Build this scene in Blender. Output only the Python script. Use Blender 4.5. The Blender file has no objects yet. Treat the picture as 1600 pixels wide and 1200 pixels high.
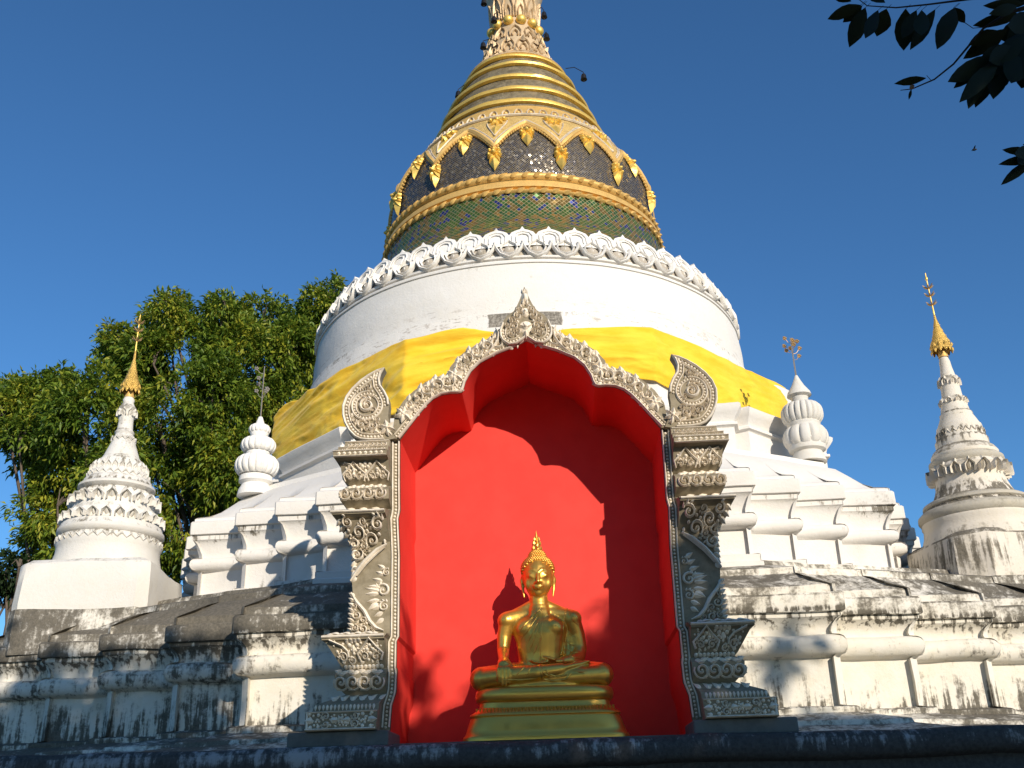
import bpy, bmesh, math, random
import numpy as np
from math import sin, cos, pi, radians as rad
from mathutils import Vector, Matrix, noise
from mathutils.bvhtree import BVHTree
random.seed(7); RNG = np.random.default_rng(11)
S = bpy.context.scene
COL = S.collection
YC = 18.7                       # chedi axis
GROUND = -1.6                   # the eye is the origin

# ------------------------------------------------------------------ helpers
def tag(o, label=None, cat=None, group=None, kind=None):
    if label: o['label'] = label
    if cat: o['category'] = cat
    if group: o['group'] = group
    if kind: o['kind'] = kind
    return o
def empty(name, loc, label, cat, group=None):
    o = bpy.data.objects.new(name, None); COL.objects.link(o)
    o.location = loc; o.empty_display_size = .3
    return tag(o, label, cat, group)
class MB:
    def __init__(s): s.v = []; s.f = []
    def add(s, vs, fs):
        b = len(s.v); s.v += [tuple(v) for v in vs]; s.f += [tuple(i + b for i in f) for f in fs]
    def mirror(s):
        m = MB(); m.v = [(-x, y, z) for x, y, z in s.v]; m.f = [tuple(reversed(f)) for f in s.f]; return m
    def build(s, name, mat, parent=None, smooth=35, loc=None, origin=None):
        me = bpy.data.meshes.new(name)
        o = bpy.data.objects.new(name, me); COL.objects.link(o)
        off = Vector((0, 0, 0))
        if parent is not None:
            o.parent = parent
            off = Vector(parent_world(parent))
        v = [(x - off.x, y - off.y, z - off.z) for x, y, z in s.v]
        if parent is None and origin is not None:
            v = [(x - origin[0], y - origin[1], z - origin[2]) for x, y, z in s.v]; o.location = origin
        me.from_pydata(v, [], s.f); me.update()
        if smooth:
            me.shade_smooth(); me.set_sharp_from_angle(angle=rad(smooth))
        me.materials.append(mat)
        return o
def parent_world(o):
    x = Vector((0, 0, 0))
    while o is not None:
        x = x + o.location; o = o.parent
    return x
def lathe(mb, prof, c=(0, 0), n=64, axis_tilt=(0, 0), z0=0, amp=0., cap=True):
    """prof (r,z). axis_tilt: x,y drift per metre of height"""
    vs = []; fs = []
    for r, z in prof:
        cx = c[0] + axis_tilt[0] * (z - z0); cy = c[1] + axis_tilt[1] * (z - z0)
        for k in range(n):
            t = 2 * pi * k / n; rr = r
            if amp:
                rr += amp * noise.noise(Vector((cos(t) * r * 1.7 + c[0], sin(t) * r * 1.7, z * 2.3)))
            vs.append((cx + rr * cos(t), cy + rr * sin(t), z))
    m = len(prof)
    for i in range(m - 1):
        for k in range(n):
            k2 = (k + 1) % n
            fs.append((i * n + k, i * n + k2, (i + 1) * n + k2, (i + 1) * n + k))
    if cap:
        fs.append(tuple(reversed(range(n)))); fs.append(tuple(range((m - 1) * n, m * n)))
    mb.add(vs, fs)
def tube(mb, pts, r, n=6, closed=False):
    pts = [Vector(p) for p in pts]; m = len(pts)
    R = r if isinstance(r, (list, tuple)) else [r] * m
    vs = []; fs = []; ref = None
    for i, p in enumerate(pts):
        if closed: t = pts[(i + 1) % m] - pts[i - 1]
        else: t = pts[min(i + 1, m - 1)] - pts[max(i - 1, 0)]
        if t.length < 1e-9: t = Vector((0, 0, 1))
        t.normalize()
        if ref is None: ref = t.orthogonal().normalized()
        a = ref - t * ref.dot(t)
        if a.length < 1e-6: a = t.orthogonal()
        a.normalize(); ref = a; b = t.cross(a)
        for k in range(n):
            q = 2 * pi * k / n
            vs.append(p + (a * cos(q) + b * sin(q)) * R[i])
    for i in range(m if closed else m - 1):
        j = (i + 1) % m
        for k in range(n):
            k2 = (k + 1) % n
            fs.append((i * n + k, i * n + k2, j * n + k2, j * n + k))
    if not closed:
        fs.append(tuple(reversed(range(n)))); fs.append(tuple(range((m - 1) * n, m * n)))
    mb.add(vs, fs)
def ball(mb, c, r, n=8, m=6, sc=(1, 1, 1)):
    vs = [(c[0], c[1], c[2] - r * sc[2])]; fs = []
    for i in range(1, m):
        a = -pi / 2 + pi * i / m
        for k in range(n):
            t = 2 * pi * k / n
            vs.append((c[0] + r * sc[0] * cos(a) * cos(t), c[1] + r * sc[1] * cos(a) * sin(t), c[2] + r * sc[2] * sin(a)))
    vs.append((c[0], c[1], c[2] + r * sc[2]))
    for k in range(n): fs.append((0, 1 + (k + 1) % n, 1 + k))
    for i in range(m - 2):
        for k in range(n):
            k2 = (k + 1) % n
            fs.append((1 + i * n + k, 1 + i * n + k2, 1 + (i + 1) * n + k2, 1 + (i + 1) * n + k))
    L = len(vs) - 1
    for k in range(n): fs.append((L, 1 + (m - 2) * n + k, 1 + (m - 2) * n + (k + 1) % n))
    mb.add(vs, fs)
def box(mb, x0, x1, y0, y1, z0, z1):
    mb.add([(x0, y0, z0), (x1, y0, z0), (x1, y1, z0), (x0, y1, z0), (x0, y0, z1), (x1, y0, z1), (x1, y1, z1), (x0, y1, z1)],
           [(0, 3, 2, 1), (4, 5, 6, 7), (0, 1, 5, 4), (1, 2, 6, 5), (2, 3, 7, 6), (3, 0, 4, 7)])

# ------------------------------------------------------------------ materials
class N:
    def __init__(s, name):
        s.m = bpy.data.materials.new(name); s.m.use_nodes = True; s.t = s.m.node_tree; s.n = s.t.nodes; s.l = s.t.links
        s.b = s.n['Principled BSDF']; s.out = s.n['Material Output']
    def new(s, k, **kw):
        x = s.n.new(k)
        for a, b in kw.items(): setattr(x, a, b)
        return x
    def link(s, a, b): s.l.new(a, b)
    def val(s, sock, v):
        if isinstance(v, bpy.types.NodeSocket): s.l.new(v, sock)
        else: sock.default_value = v
    def math(s, op, a, b=0., c=0., clamp=False):
        x = s.new('ShaderNodeMath', operation=op, use_clamp=clamp)
        s.val(x.inputs[0], a); s.val(x.inputs[1], b); s.val(x.inputs[2], c); return x.outputs[0]
    def mix(s, f, a, b, blend='MIX'):
        x = s.new('ShaderNodeMix', data_type='RGBA', blend_type=blend)
        s.val(x.inputs[0], f); s.val(x.inputs[6], a if isinstance(a, bpy.types.NodeSocket) else (*a, 1)); s.val(x.inputs[7], b if isinstance(b, bpy.types.NodeSocket) else (*b, 1))
        return x.outputs[2]
    def noise(s, vec, scale, detail=4, rough=.55, dist=0.):
        x = s.new('ShaderNodeTexNoise'); s.link(vec, x.inputs['Vector'])
        x.inputs['Scale'].default_value = scale; x.inputs['Detail'].default_value = detail; x.inputs['Roughness'].default_value = rough
        x.inputs['Distortion'].default_value = dist; return x.outputs[0]
    def mapv(s, vec, sc=(1, 1, 1), loc=(0, 0, 0)):
        x = s.new('ShaderNodeMapping'); s.link(vec, x.inputs[0]); x.inputs['Scale'].default_value = sc; x.inputs['Location'].default_value = loc
        return x.outputs[0]
    def rng(s, v, a, b, c=0., d=1., smooth=True):
        if a > b: a, b, c, d = b, a, d, c
        x = s.new('ShaderNodeMapRange'); 
        if smooth: x.interpolation_type = 'SMOOTHSTEP'
        s.val(x.inputs[0], v); x.inputs[1].default_value = a; x.inputs[2].default_value = b; x.inputs[3].default_value = c; x.inputs[4].default_value = d
        return x.outputs[0]
    def geo(s): return s.new('ShaderNodeNewGeometry')
    def sep(s, v):
        x = s.new('ShaderNodeSeparateXYZ'); s.link(v, x.inputs[0]); return x.outputs
    def bump(s, h, strength=.5, dist=.02):
        x = s.new('ShaderNodeBump'); s.link(h, x.inputs['Height']); x.inputs['Strength'].default_value = strength; x.inputs['Distance'].default_value = dist
        s.link(x.outputs[0], s.b.inputs['Normal']); return x
    def rough(s, v): s.val(s.b.inputs['Roughness'], v)
    def color(s, v): s.val(s.b.inputs['Base Color'], v if isinstance(v, bpy.types.NodeSocket) else (*v, 1))

def plaster(name, base=(.78, .76, .71), grime=.0, up=.3, streak=.3, bands=(), dark=(.075, .066, .05), yellow=.25, patch=None, scale=1., zg=(), left=0., courses=False, blot=.45):
    """white-washed lime plaster with black mould: on ledges, in streaks below cornices, in blotches"""
    m = N(name); g = m.geo(); P = g.outputs['Position']
    px, py, pz = m.sep(P); nx, ny, nz = m.sep(g.outputs['True Normal'])
    big = m.noise(P, 1.1 * scale, 6, .62, .4)
    med = m.noise(P, 4.3 * scale, 8, .7, .2)
    fine = m.noise(P, 26., 6, .7)
    st = m.noise(m.mapv(P, (11, 11, .9)), 1.3, 5, .65)
    upm = m.math('MULTIPLY', m.rng(nz, .12, .75), up)
    bsum = None
    for z0, z1, z2, k in bands:                         # starts dirty at z1 (top) and fades down to z0; above z2 nothing
        a = m.math('MULTIPLY', m.rng(pz, z0, z1), m.rng(pz, z1, z2, 1., 0.))
        a = m.math('MULTIPLY', a, k)
        bsum = a if bsum is None else m.math('ADD', bsum, a)
    w = m.math('ADD', m.math('MULTIPLY', big, 1 - blot), m.math('MULTIPLY', med, blot))
    w = m.math('ADD', w, grime - .12)
    w = m.math('ADD', w, m.math('MULTIPLY', m.math('SUBTRACT', m.noise(P, .45, 3, .5), .5), .5))
    w = m.math('ADD', w, upm)
    if bsum is not None:
        w = m.math('ADD', w, m.math('MULTIPLY', bsum, m.rng(st, .36, .66)))
    w = m.math('ADD', w, m.math('MULTIPLY', m.math('SUBTRACT', st, .5), streak))
    w = m.math('ADD', w, m.math('MULTIPLY', m.math('SUBTRACT', fine, .5), .35))
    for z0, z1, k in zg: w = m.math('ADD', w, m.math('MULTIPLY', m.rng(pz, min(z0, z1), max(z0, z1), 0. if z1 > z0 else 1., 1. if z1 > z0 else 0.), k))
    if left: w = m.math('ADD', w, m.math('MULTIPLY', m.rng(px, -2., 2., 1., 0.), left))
    mask = m.rng(w, .47, .68)
    tint = m.mix(m.math('MULTIPLY', m.rng(med, .35, .75), yellow), base, (.62, .55, .40))
    darkc = m.mix(m.rng(fine, .3, .7), dark, tuple(min(1, 2.6 * c) for c in dark))
    c = m.mix(m.math('MULTIPLY', mask, .93), tint, darkc)
    # hairline peeling flakes
    vor = m.noise(m.mapv(P, (3, 3, 9)), 5., 9, .8, .6)
    fl = m.math('MULTIPLY', m.rng(vor, .66, .70), .55)
    c = m.mix(fl, c, (.30, .27, .22))
    if courses:
        cz = m.math('ABSOLUTE', m.math('SUBTRACT', m.math('FRACT', m.math('ADD', m.math('MULTIPLY', pz, 1 / .31), m.math('MULTIPLY', m.math('SUBTRACT', med, .5), .10))), .5))
        ln = m.math('MULTIPLY', m.rng(cz, .012, .035, 1., 0.), m.rng(m.noise(m.mapv(P, (1, 1, .4)), 2.3, 6, .7), .50, .62))
        c = m.mix(m.math('MULTIPLY', m.math('MULTIPLY', ln, m.rng(pz, 7.9, 7.4)), .75), c, (.20, .17, .14))
        fk = m.math('MULTIPLY', m.rng(m.noise(m.mapv(P, (1.2, 1.2, 3.2)), 3.4, 9, .78), .56, .60), m.rng(pz, 7.75, 7.35))
        c = m.mix(m.math('MULTIPLY', fk, .7), c, (.36, .31, .26))
    if patch:
        x0, x1, z0, z1 = patch
        nn = m.math('MULTIPLY', m.math('SUBTRACT', m.noise(P, 9., 5, .7), .5), .14)
        xx = m.math('ADD', px, nn); zz = m.math('ADD', pz, m.math('MULTIPLY', nn, .35))
        k = m.math('MULTIPLY', m.math('MULTIPLY', m.rng(xx, x0, x0 + .03), m.rng(xx, x1 - .03, x1, 1., 0.)), m.math('MULTIPLY', m.rng(zz, z0, z0 + .02), m.rng(zz, z1 - .02, z1, 1., 0.)))
        k = m.math('MULTIPLY', k, m.rng(ny, -.3, -.1, 1., 0.))
        pc = m.mix(m.rng(fine, .35, .7), (.13, .115, .095), (.36, .33, .28))
        c = m.mix(k, c, pc)
    m.color(c); m.rough(.88); m.b.inputs['Specular IOR Level'].default_value = .2
    h = m.math('ADD', m.math('MULTIPLY', med, .8), m.math('MULTIPLY', fine, .45))
    m.bump(h, .55, .022)
    return m.m
def plain(name, col, rough=.6, metal=0., bumps=None, var=.0, spec=.5):
    m = N(name); g = m.geo(); P = g.outputs['Position']
    if var:
        n = m.noise(P, 6., 6, .65)
        m.color(m.mix(m.rng(n, .35, .68), col, tuple(c * (1 - var) for c in col)))
    else: m.color(col)
    m.rough(rough); m.b.inputs['Metallic'].default_value = metal; m.b.inputs['Specular IOR Level'].default_value = spec
    if bumps: m.bump(m.noise(P, bumps[0], 6, .65), bumps[1], bumps[2])
    return m.m

M = {}
M['drum'] = plaster('drum_plaster', base=(.69, .665, .625), grime=-.07, up=.02, streak=.14, bands=((7.2, 7.38, 7.42, .22), (8.1, 8.45, 8.5, .12)), yellow=.14, patch=(-.62, .60, 7.07, 7.38), courses=True)
M['lotus'] = plaster('lotus_plaster', base=(.76, .73, .69), grime=-.02, up=.04, streak=.25, yellow=.35)
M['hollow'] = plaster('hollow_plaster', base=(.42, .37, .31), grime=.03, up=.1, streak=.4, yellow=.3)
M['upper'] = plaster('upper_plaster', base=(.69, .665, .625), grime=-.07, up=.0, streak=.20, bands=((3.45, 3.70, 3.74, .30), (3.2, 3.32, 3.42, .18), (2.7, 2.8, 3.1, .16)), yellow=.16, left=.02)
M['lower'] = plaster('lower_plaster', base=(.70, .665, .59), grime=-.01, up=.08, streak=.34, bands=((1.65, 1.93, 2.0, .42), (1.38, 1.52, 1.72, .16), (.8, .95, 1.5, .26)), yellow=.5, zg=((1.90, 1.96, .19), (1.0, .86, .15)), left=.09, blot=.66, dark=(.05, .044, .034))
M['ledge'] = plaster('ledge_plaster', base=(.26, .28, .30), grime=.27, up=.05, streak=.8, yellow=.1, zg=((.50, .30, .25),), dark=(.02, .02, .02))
M['side_l'] = plaster('pale_plaster', base=(.66, .64, .595), grime=-.01, up=.14, streak=.30, bands=((3.5, 3.78, 3.95, .22), (4.3, 4.52, 4.62, .28), (4.7, 4.9, 5., .2)), yellow=.2)
M['side_r'] = plaster('weathered_plaster', base=(.66, .61, .53), grime=.015, up=.24, streak=.34, bands=((3.5, 3.85, 4.2, .42), (4.6, 4.9, 5., .50), (5.1, 5.25, 5.35, .2), (2.5, 3.0, 3.4, .22)), yellow=.45)
M['finial'] = plaster('finial_plaster', base=(.78, .76, .72), grime=-.07, up=.10, streak=.12, yellow=.25)
M['finial_r'] = plaster('finial_grey_plaster', base=(.62, .60, .56), grime=-.02, up=.10, streak=.3, yellow=.35)
M['cement'] = plain('dark_cement', (.12, .125, .12), .85, bumps=(14, .3, .01), var=.3)

M['moss'] = plaster('mossy_plaster', base=(.42, .39, .33), grime=.07, up=.05, streak=.3, yellow=.4)
M['moss_l'] = plaster('greyed_plaster', base=(.62, .60, .56), grime=.0, up=.08, streak=.3, yellow=.3)
def stucco(name, a, b):
    m = N(name); P = m.geo().outputs['Position']
    n = m.noise(P, 9., 7, .7); f = m.noise(P, 60., 4, .6)
    m.color(m.mix(m.rng(n, .36, .66), a, b)); m.rough(.9); m.b.inputs['Specular IOR Level'].default_value = .15
    m.bump(m.math('ADD', n, m.math('MULTIPLY', f, .5)), .4, .006); return m.m
M['relief'] = stucco('cream_stucco', (.84, .76, .64), (.68, .60, .48))
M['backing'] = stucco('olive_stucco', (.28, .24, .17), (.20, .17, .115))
M['shaft'] = stucco('bare_stucco', (.40, .355, .27), (.33, .29, .215))
m = N('red_lining'); P = m.geo().outputs['Position']
n = m.noise(P, 2.2, 5, .6); f = m.noise(P, 45., 4, .6)
m.color(m.mix(m.rng(n, .3, .7), (.72, .047, .034), (.67, .038, .027))); m.rough(.62); m.b.inputs['Specular IOR Level'].default_value = .25
m.bump(m.math('ADD', m.math('MULTIPLY', n, .6), m.math('MULTIPLY', f, .12)), .25, .02); M['red'] = m.m

# cloth
m = N('yellow_cloth'); P = m.geo().outputs['Position']
n = m.noise(m.mapv(P, (1, 1, 3)), 1.6, 4, .6); f = m.noise(m.mapv(P, (2, 2, 12)), 5., 6, .7)
c = m.mix(m.rng(n, .35, .68), (.84, .57, .045), (.80, .46, .02))
m.color(c); m.rough(.75); m.b.inputs['Sheen Weight'].default_value = .15; m.b.inputs['Specular IOR Level'].default_value = .15
m.bump(f, .25, .03); M['cloth'] = m.m

def gold(name, col=(.80, .52, .14), rough=.35, dirt=.4, bump=(30, .3, .01), met=.4):
    m = N(name); P = m.geo().outputs['Position']
    n = m.noise(P, 5., 8, .7); f = m.noise(P, bump[0], 5, .7)
    m.color(m.mix(m.math('MULTIPLY', m.rng(n, .45, .75), dirt), col, tuple(c * .45 for c in col)))
    m.b.inputs['Metallic'].default_value = met
    m.rough(m.rng(f, .3, .7, rough, rough + .25)); m.bump(f, bump[1], bump[2]); return m.m
M['gold'] = gold('old_gold', (.74, .47, .15), .42, .5)
M['gold2'] = gold('worn_gold', (.56, .42, .26), .5, .5, met=.3)
M['goldbright'] = gold('bright_gold', (.84, .56, .13), .3, .3, met=.5)
M['collar'] = gold('chased_gold', (.74, .50, .17), .45, .7, (22, 1., .05), met=.3)
M['pierced'] = gold('pierced_gold', (.75, .48, .12), .3, .8, (60, .9, .02), met=.6)
M['palegold'] = plain('pale_lacquer', (.70, .60, .46), .5, .1, (20, .5, .02), .35)
M['warm'] = plain('faded_gilt', (.74, .53, .30), .45, .25, (20, .5, .02), .45)
M['dark'] = plain('black_metal', (.02, .02, .022), .5, .6)
M['rodmetal'] = plain('grey_metal', (.42, .38, .32), .45, .7)
M['copper'] = plain('gilt_tin', (.55, .36, .16), .5, .6, None, .4)
m = N('polished_brass'); P = m.geo().outputs['Position']
m.b.inputs['Metallic'].default_value = .82; m.color((.78, .44, .085))
m.rough(m.rng(m.noise(P, 7., 5, .6), .3, .7, .28, .42)); m.bump(m.noise(P, 6., 3, .5), .12, .01); M['brass'] = m.m

def mosaic(name, kind):
    """small mirror tiles on the bell: diamond cells laid round the axis"""
    m = N(name); tc = m.new('ShaderNodeTexCoord').outputs['Object']
    x, y, z = m.sep(tc)
    ang = m.math('ARCTAN2', x, m.math('MULTIPLY', y, -1.))
    if kind == 'band': fu, fv = 31., 11.
    else: fu, fv = 58., 20.
    u = m.math('MULTIPLY', ang, fu); v = m.math('MULTIPLY', z, fv)
    p = m.math('ADD', u, v); q = m.math('SUBTRACT', u, v)
    cell = m.new('ShaderNodeCombineXYZ'); m.link(m.math('FLOOR', p), cell.inputs[0]); m.link(m.math('FLOOR', q), cell.inputs[1])
    wn = m.new('ShaderNodeTexWhiteNoise', noise_dimensions='3D'); m.link(cell.outputs[0], wn.inputs['Vector'])
    r = wn.outputs['Value']; rc = wn.outputs['Color']
    gx = m.math('PINGPONG', p, .5); gy = m.math('PINGPONG', q, .5)
    grout = m.rng(m.math('MINIMUM', gx, gy), .05, .10, 1., 0.)
    cr = m.new('ShaderNodeValToRGB'); cr.color_ramp.interpolation = 'CONSTANT'
    if kind == 'band':
        # the tiles are set in groups: a slow checker of blue, green, gold blocks
        pp = m.math('FLOOR', m.math('MULTIPLY', p, 1 / 2.)); qq = m.math('FLOOR', m.math('MULTIPLY', q, 1 / 3.))
        w2 = m.new('ShaderNodeTexWhiteNoise', noise_dimensions='3D'); c2 = m.new('ShaderNodeCombineXYZ'); m.link(pp, c2.inputs[0]); m.link(qq, c2.inputs[1]); m.link(c2.outputs[0], w2.inputs['Vector'])
        r = m.math('ADD', m.math('MULTIPLY', w2.outputs['Value'], .68), m.math('MULTIPLY', r, .32))
        st = [(0, (.03, .05, .22)), (.16, (.09, .16, .03)), (.38, (.05, .13, .04)), (.56, (.24, .15, .035)), (.78, (.03, .06, .20)), (.86, (.16, .17, .045))]
    else:
        st = [(0, (.045, .045, .06)), (.25, (.08, .065, .05)), (.5, (.035, .05, .085)), (.7, (.11, .095, .08)), (.85, (.16, .13, .10)), (.95, (.25, .22, .18))]
    e = cr.color_ramp.elements; e[0].position = 0; e[0].color = (*st[0][1], 1); e[1].position = st[1][0]; e[1].color = (*st[1][1], 1)
    for pz_, cc in st[2:]:
        k = e.new(pz_); k.color = (*cc, 1)
    m.link(r, cr.inputs[0])
    c = m.mix(m.math('MULTIPLY', grout, .75), cr.outputs[0], (.33, .26, .15))
    m.color(c); m.rough(m.math('ADD', m.math('MULTIPLY', grout, .5), .15)); m.b.inputs['Metallic'].default_value = .55
    # each tile sits at its own slight angle
    g = m.geo(); sub = m.new('ShaderNodeVectorMath', operation='SUBTRACT'); m.link(rc, sub.inputs[0]); sub.inputs[1].default_value = (.5, .5, .5)
    sc = m.new('ShaderNodeVectorMath', operation='SCALE'); m.link(sub.outputs[0], sc.inputs[0]); sc.inputs['Scale'].default_value = .34
    ad = m.new('ShaderNodeVectorMath', operation='ADD'); m.link(g.outputs['Normal'], ad.inputs[0]); m.link(sc.outputs[0], ad.inputs[1])
    nm = m.new('ShaderNodeVectorMath', operation='NORMALIZE'); m.link(ad.outputs[0], nm.inputs[0]); m.link(nm.outputs[0], m.b.inputs['Normal'])
    return m.m
M['mosaic'] = mosaic('mosaic_tiles', 'band'); M['bell'] = mosaic('dark_mirror_tiles', 'bell'); M['conetile'] = plain('worn_grey_gold_tiles', (.30, .25, .16), .4, .35, (34, .9, .03), .5)

def leafmat(name, a, b, c, trans=.35, rough=.5, spec=.4):
    m = N(name); g = m.geo(); r = g.outputs['Random Per Island']
    cr = m.new('ShaderNodeValToRGB'); e = cr.color_ramp.elements
    e[0].color = (*a, 1); e[0].position = .1; e[1].color = (*c, 1); e[1].position = .95
    k = e.new(.6); k.color = (*b, 1)
    n = m.noise(g.outputs['Position'], .8, 3, .5)
    m.link(m.math('ADD', m.math('MULTIPLY', r, .7), m.math('MULTIPLY', m.rng(n, .35, .65), .3)), cr.inputs[0])
    m.link(cr.outputs[0], m.b.inputs['Base Color']); m.rough(rough); m.b.inputs['Specular IOR Level'].default_value = spec
    tr = m.new('ShaderNodeBsdfTranslucent'); m.link(cr.outputs[0], tr.inputs[0])
    mx = m.new('ShaderNodeMixShader'); mx.inputs[0].default_value = trans
    m.link(m.b.outputs[0], mx.inputs[1]); m.link(tr.outputs[0], mx.inputs[2]); m.link(mx.outputs[0], m.out.inputs[0]); return m.m
M['leaf'] = leafmat('mango_leaves', (.06, .12, .014), (.17, .25, .024), (.42, .40, .04))
M['leaf2'] = leafmat('dark_leaves', (.012, .026, .008), (.020, .042, .012), (.035, .055, .015), .12, .6, .2)
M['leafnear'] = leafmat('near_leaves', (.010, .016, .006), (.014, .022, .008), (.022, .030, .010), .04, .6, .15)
M['bark'] = plain('bark', (.13, .10, .075), .9, 0, (14, .8, .03), .4)
M['bark_dark'] = plain('dark_bark', (.03, .024, .02), .9, 0, (14, .8, .03), .4)
m = N('paving'); P = m.geo().outputs['Position']
n = m.noise(P, .7, 7, .65); br = m.new('ShaderNodeTexBrick'); m.link(P, br.inputs[0]); br.inputs['Scale'].default_value = 1.6
br.inputs['Color1'].default_value = (.10, .085, .075, 1); br.inputs['Color2'].default_value = (.075, .066, .06, 1); br.inputs['Mortar'].default_value = (.05, .045, .04, 1)
m.color(m.mix(m.rng(n, .3, .7), br.outputs[0], (.06, .055, .045))); m.rough(.85); m.bump(n, .4, .02); M['paving'] = m.m

# ------------------------------------------------------------------ swept tiers
def offs(poly):
    n = len(poly); out = []
    for i in range(n):
        p0 = Vector(poly[i - 1]); p1 = Vector(poly[i]); p2 = Vector(poly[(i + 1) % n])
        e1 = (p1 - p0).normalized(); e2 = (p2 - p1).normalized()
        n1 = Vector((e1.y, -e1.x)); n2 = Vector((e2.y, -e2.x))   # outward for CCW
        out.append((n1 + n2) / (1 + n1.dot(n2)))
    return out
def chamfer(poly, c):
    n = len(poly); out = []
    for i in range(n):
        p0 = Vector(poly[i - 1]); p1 = Vector(poly[i]); p2 = Vector(poly[(i + 1) % n]); 
        a = (p0 - p1).normalized(); b = (p2 - p1).normalized()
        out += [tuple(p1 + a * c), tuple(p1 + b * c)]
    return out
def smoothed(q, a, b):
    '''stepped quarter q -> same number of points laid on the straight line from its first to its last corner'''
    out = []
    for x, y in q:
        t = max(0., min(1., ((x - a[0]) * (b[0] - a[0]) + (y - a[1]) * (b[1] - a[1])) / ((b[0] - a[0]) ** 2 + (b[1] - a[1]) ** 2)))
        out.append((a[0] + (b[0] - a[0]) * t, a[1] + (b[1] - a[1]) * t))
    return out
def sweep(mb, poly, prof, center, yaw=0., seg=.22, amp=.012, cap_top=True, skip=None, pivot=(0, 12.), soft=None, s0=.1, s1=.8):
    """poly CCW, rel. to center; prof (d,z) from bottom to top. skip(i)->True leaves edge i out"""
    O = offs(poly); n = len(poly); cy, sy = cos(yaw), sin(yaw)
    cols = []                                   # list of (i, t)
    for i in range(n):
        L = (Vector(poly[(i + 1) % n]) - Vector(poly[i])).length
        k = max(1, int(L / seg))
        for j in range(k): cols.append((i, j / k))
    vs = []
    for d, z in prof:
        C = [Vector(poly[i]) + O[i] * d for i in range(n)]
        if soft and -d > s0:
            w_ = min(1., (-d - s0) / (s1 - s0)); w_ = w_ * w_ * (3 - 2 * w_)
            C = [C[i].lerp(Vector(soft[i]) * (1 + d / 6.6), w_) for i in range(n)]
        for i, t in cols:
            p = C[i].lerp(C[(i + 1) % n], t)
            x, y = p.x + center[0], p.y + center[1]
            x, y = pivot[0] + (x - pivot[0]) * cy - (y - pivot[1]) * sy, pivot[1] + (x - pivot[0]) * sy + (y - pivot[1]) * cy
            q = Vector((x * 1.3, y * 1.3, z * 1.3))
            v1 = noise.noise(q) * amp + noise.noise(q * 3.7) * amp * .5
            v2 = noise.noise(q + Vector((9, 3, 1))) * amp + noise.noise(q * 4.1 + Vector((9, 3, 1))) * amp * .5
            u = Vector((x - center[0], y - center[1])).normalized()
            vs.append((x + u.x * v1, y + u.y * v1, z + v2))
    m = len(cols); fs = []
    for r in range(len(prof) - 1):
        for k in range(m):
            if skip and skip(cols[k][0]): continue
            k2 = (k + 1) % m
            fs.append((r * m + k, r * m + k2, (r + 1) * m + k2, (r + 1) * m + k))
    if cap_top and not skip: fs.append(tuple(range((len(prof) - 1) * m, len(prof) * m)))
    mb.add(vs, fs)
def sym(q):
    """quarter front-right run of points, front centre to right centre -> full CCW polygon"""
    r = [(x, y) for x, y in q]                                 # goes from front to the right (CCW seen from above)
    back = [(x, -y) for x, y in reversed(q)]
    left = [(-x, -y) for x, y in q]
    lf = [(-x, y) for x, y in reversed(q)]
    return r + back + left + lf
def stepprof(pts, n=3):
    out = []
    for a, b in zip(pts, pts[1:]):
        L = math.hypot(b[0] - a[0], b[1] - a[1]); k = max(1, int(L / .18))
        for j in range(k): out.append((a[0] + (b[0] - a[0]) * j / k, a[1] + (b[1] - a[1]) * j / k))
    out.append(pts[-1]); return out
YAW = rad(-2)

chedi = empty('chedi', (0, YC, GROUND), 'huge white chedi with yellow cloth and gold mosaic bell behind the red niche', 'pagoda')

low_q = [(3.45, -7.4), (3.45, -6.95), (4.42, -6.95), (4.42, -6.5), (5.42, -6.5), (5.42, -6.05), (6.42, -6.05), (6.42, -5.86), (7.35, -5.86), (7.35, -4.7), (7.7, -4.7), (7.7, -3.6), (8.1, -3.6), (8.1, -2.6), (8.5, -2.6)]
low = chamfer(sym(low_q), .02)
prof = [(-.15, GROUND), (-.15, .5), (-.02, .84), (-.02, .895), (-.06, .91), (-.12, .915), (-.20, .93), (-.20, 1.44), (-.17, 1.46), (-.10, 1.47), (-.06, 1.50), (-.035, 1.55), (-.035, 1.61), (-.06, 1.655), (-.10, 1.68), (-.17, 1.69),
        (-.18, 1.72), (-.16, 1.78), (-.11, 1.84), (-.06, 1.875), (-.055, 1.92), (-.01, 1.925), (0, 1.94), (0, 2.10), (-.02, 2.125), (-.10, 2.135), (-.105, 2.225), (-.13, 2.24), (-.64, 2.49), (-.65, 2.57), (-.70, 2.59), (-1.12, 2.72), (-1.14, 2.78), (-1.9, 2.79)]
lq2 = smoothed(low_q, (3.45, -7.4), (7.35, -5.86))[:9] + smoothed(low_q, (7.35, -5.86), (8.5, -2.6))[9:]
mb = MB(); sweep(mb, low, stepprof(prof), (0, YC), YAW, amp=.022, soft=chamfer(sym(lq2), .002), s0=.12, s1=.75)
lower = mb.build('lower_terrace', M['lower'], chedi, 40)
tag(lower, 'weathered stepped lower terrace streaked with black mould')
# sloping skirt at the foot of the terrace (open where the niche stands)
sk = [(.80, .56), (.79, .60), (.40, .70), (.38, .745), (.02, .83), (-.08, .86)]
sk_poly = [(1.7, -7.4)] + low_q + [(x, -y) for x, y in reversed(low_q)] + [(-x, -y) for x, y in low_q] + [(-x, y) for x, y in reversed(low_q)] + [(-1.7, -7.4)]
nsk = len(sk_poly)
mb = MB(); sweep(mb, sk_poly, stepprof(sk), (0, YC), YAW, amp=.02, skip=lambda i: i == nsk - 1)
mb.build('terrace_skirt', M['lower'], chedi, 40)
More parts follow.
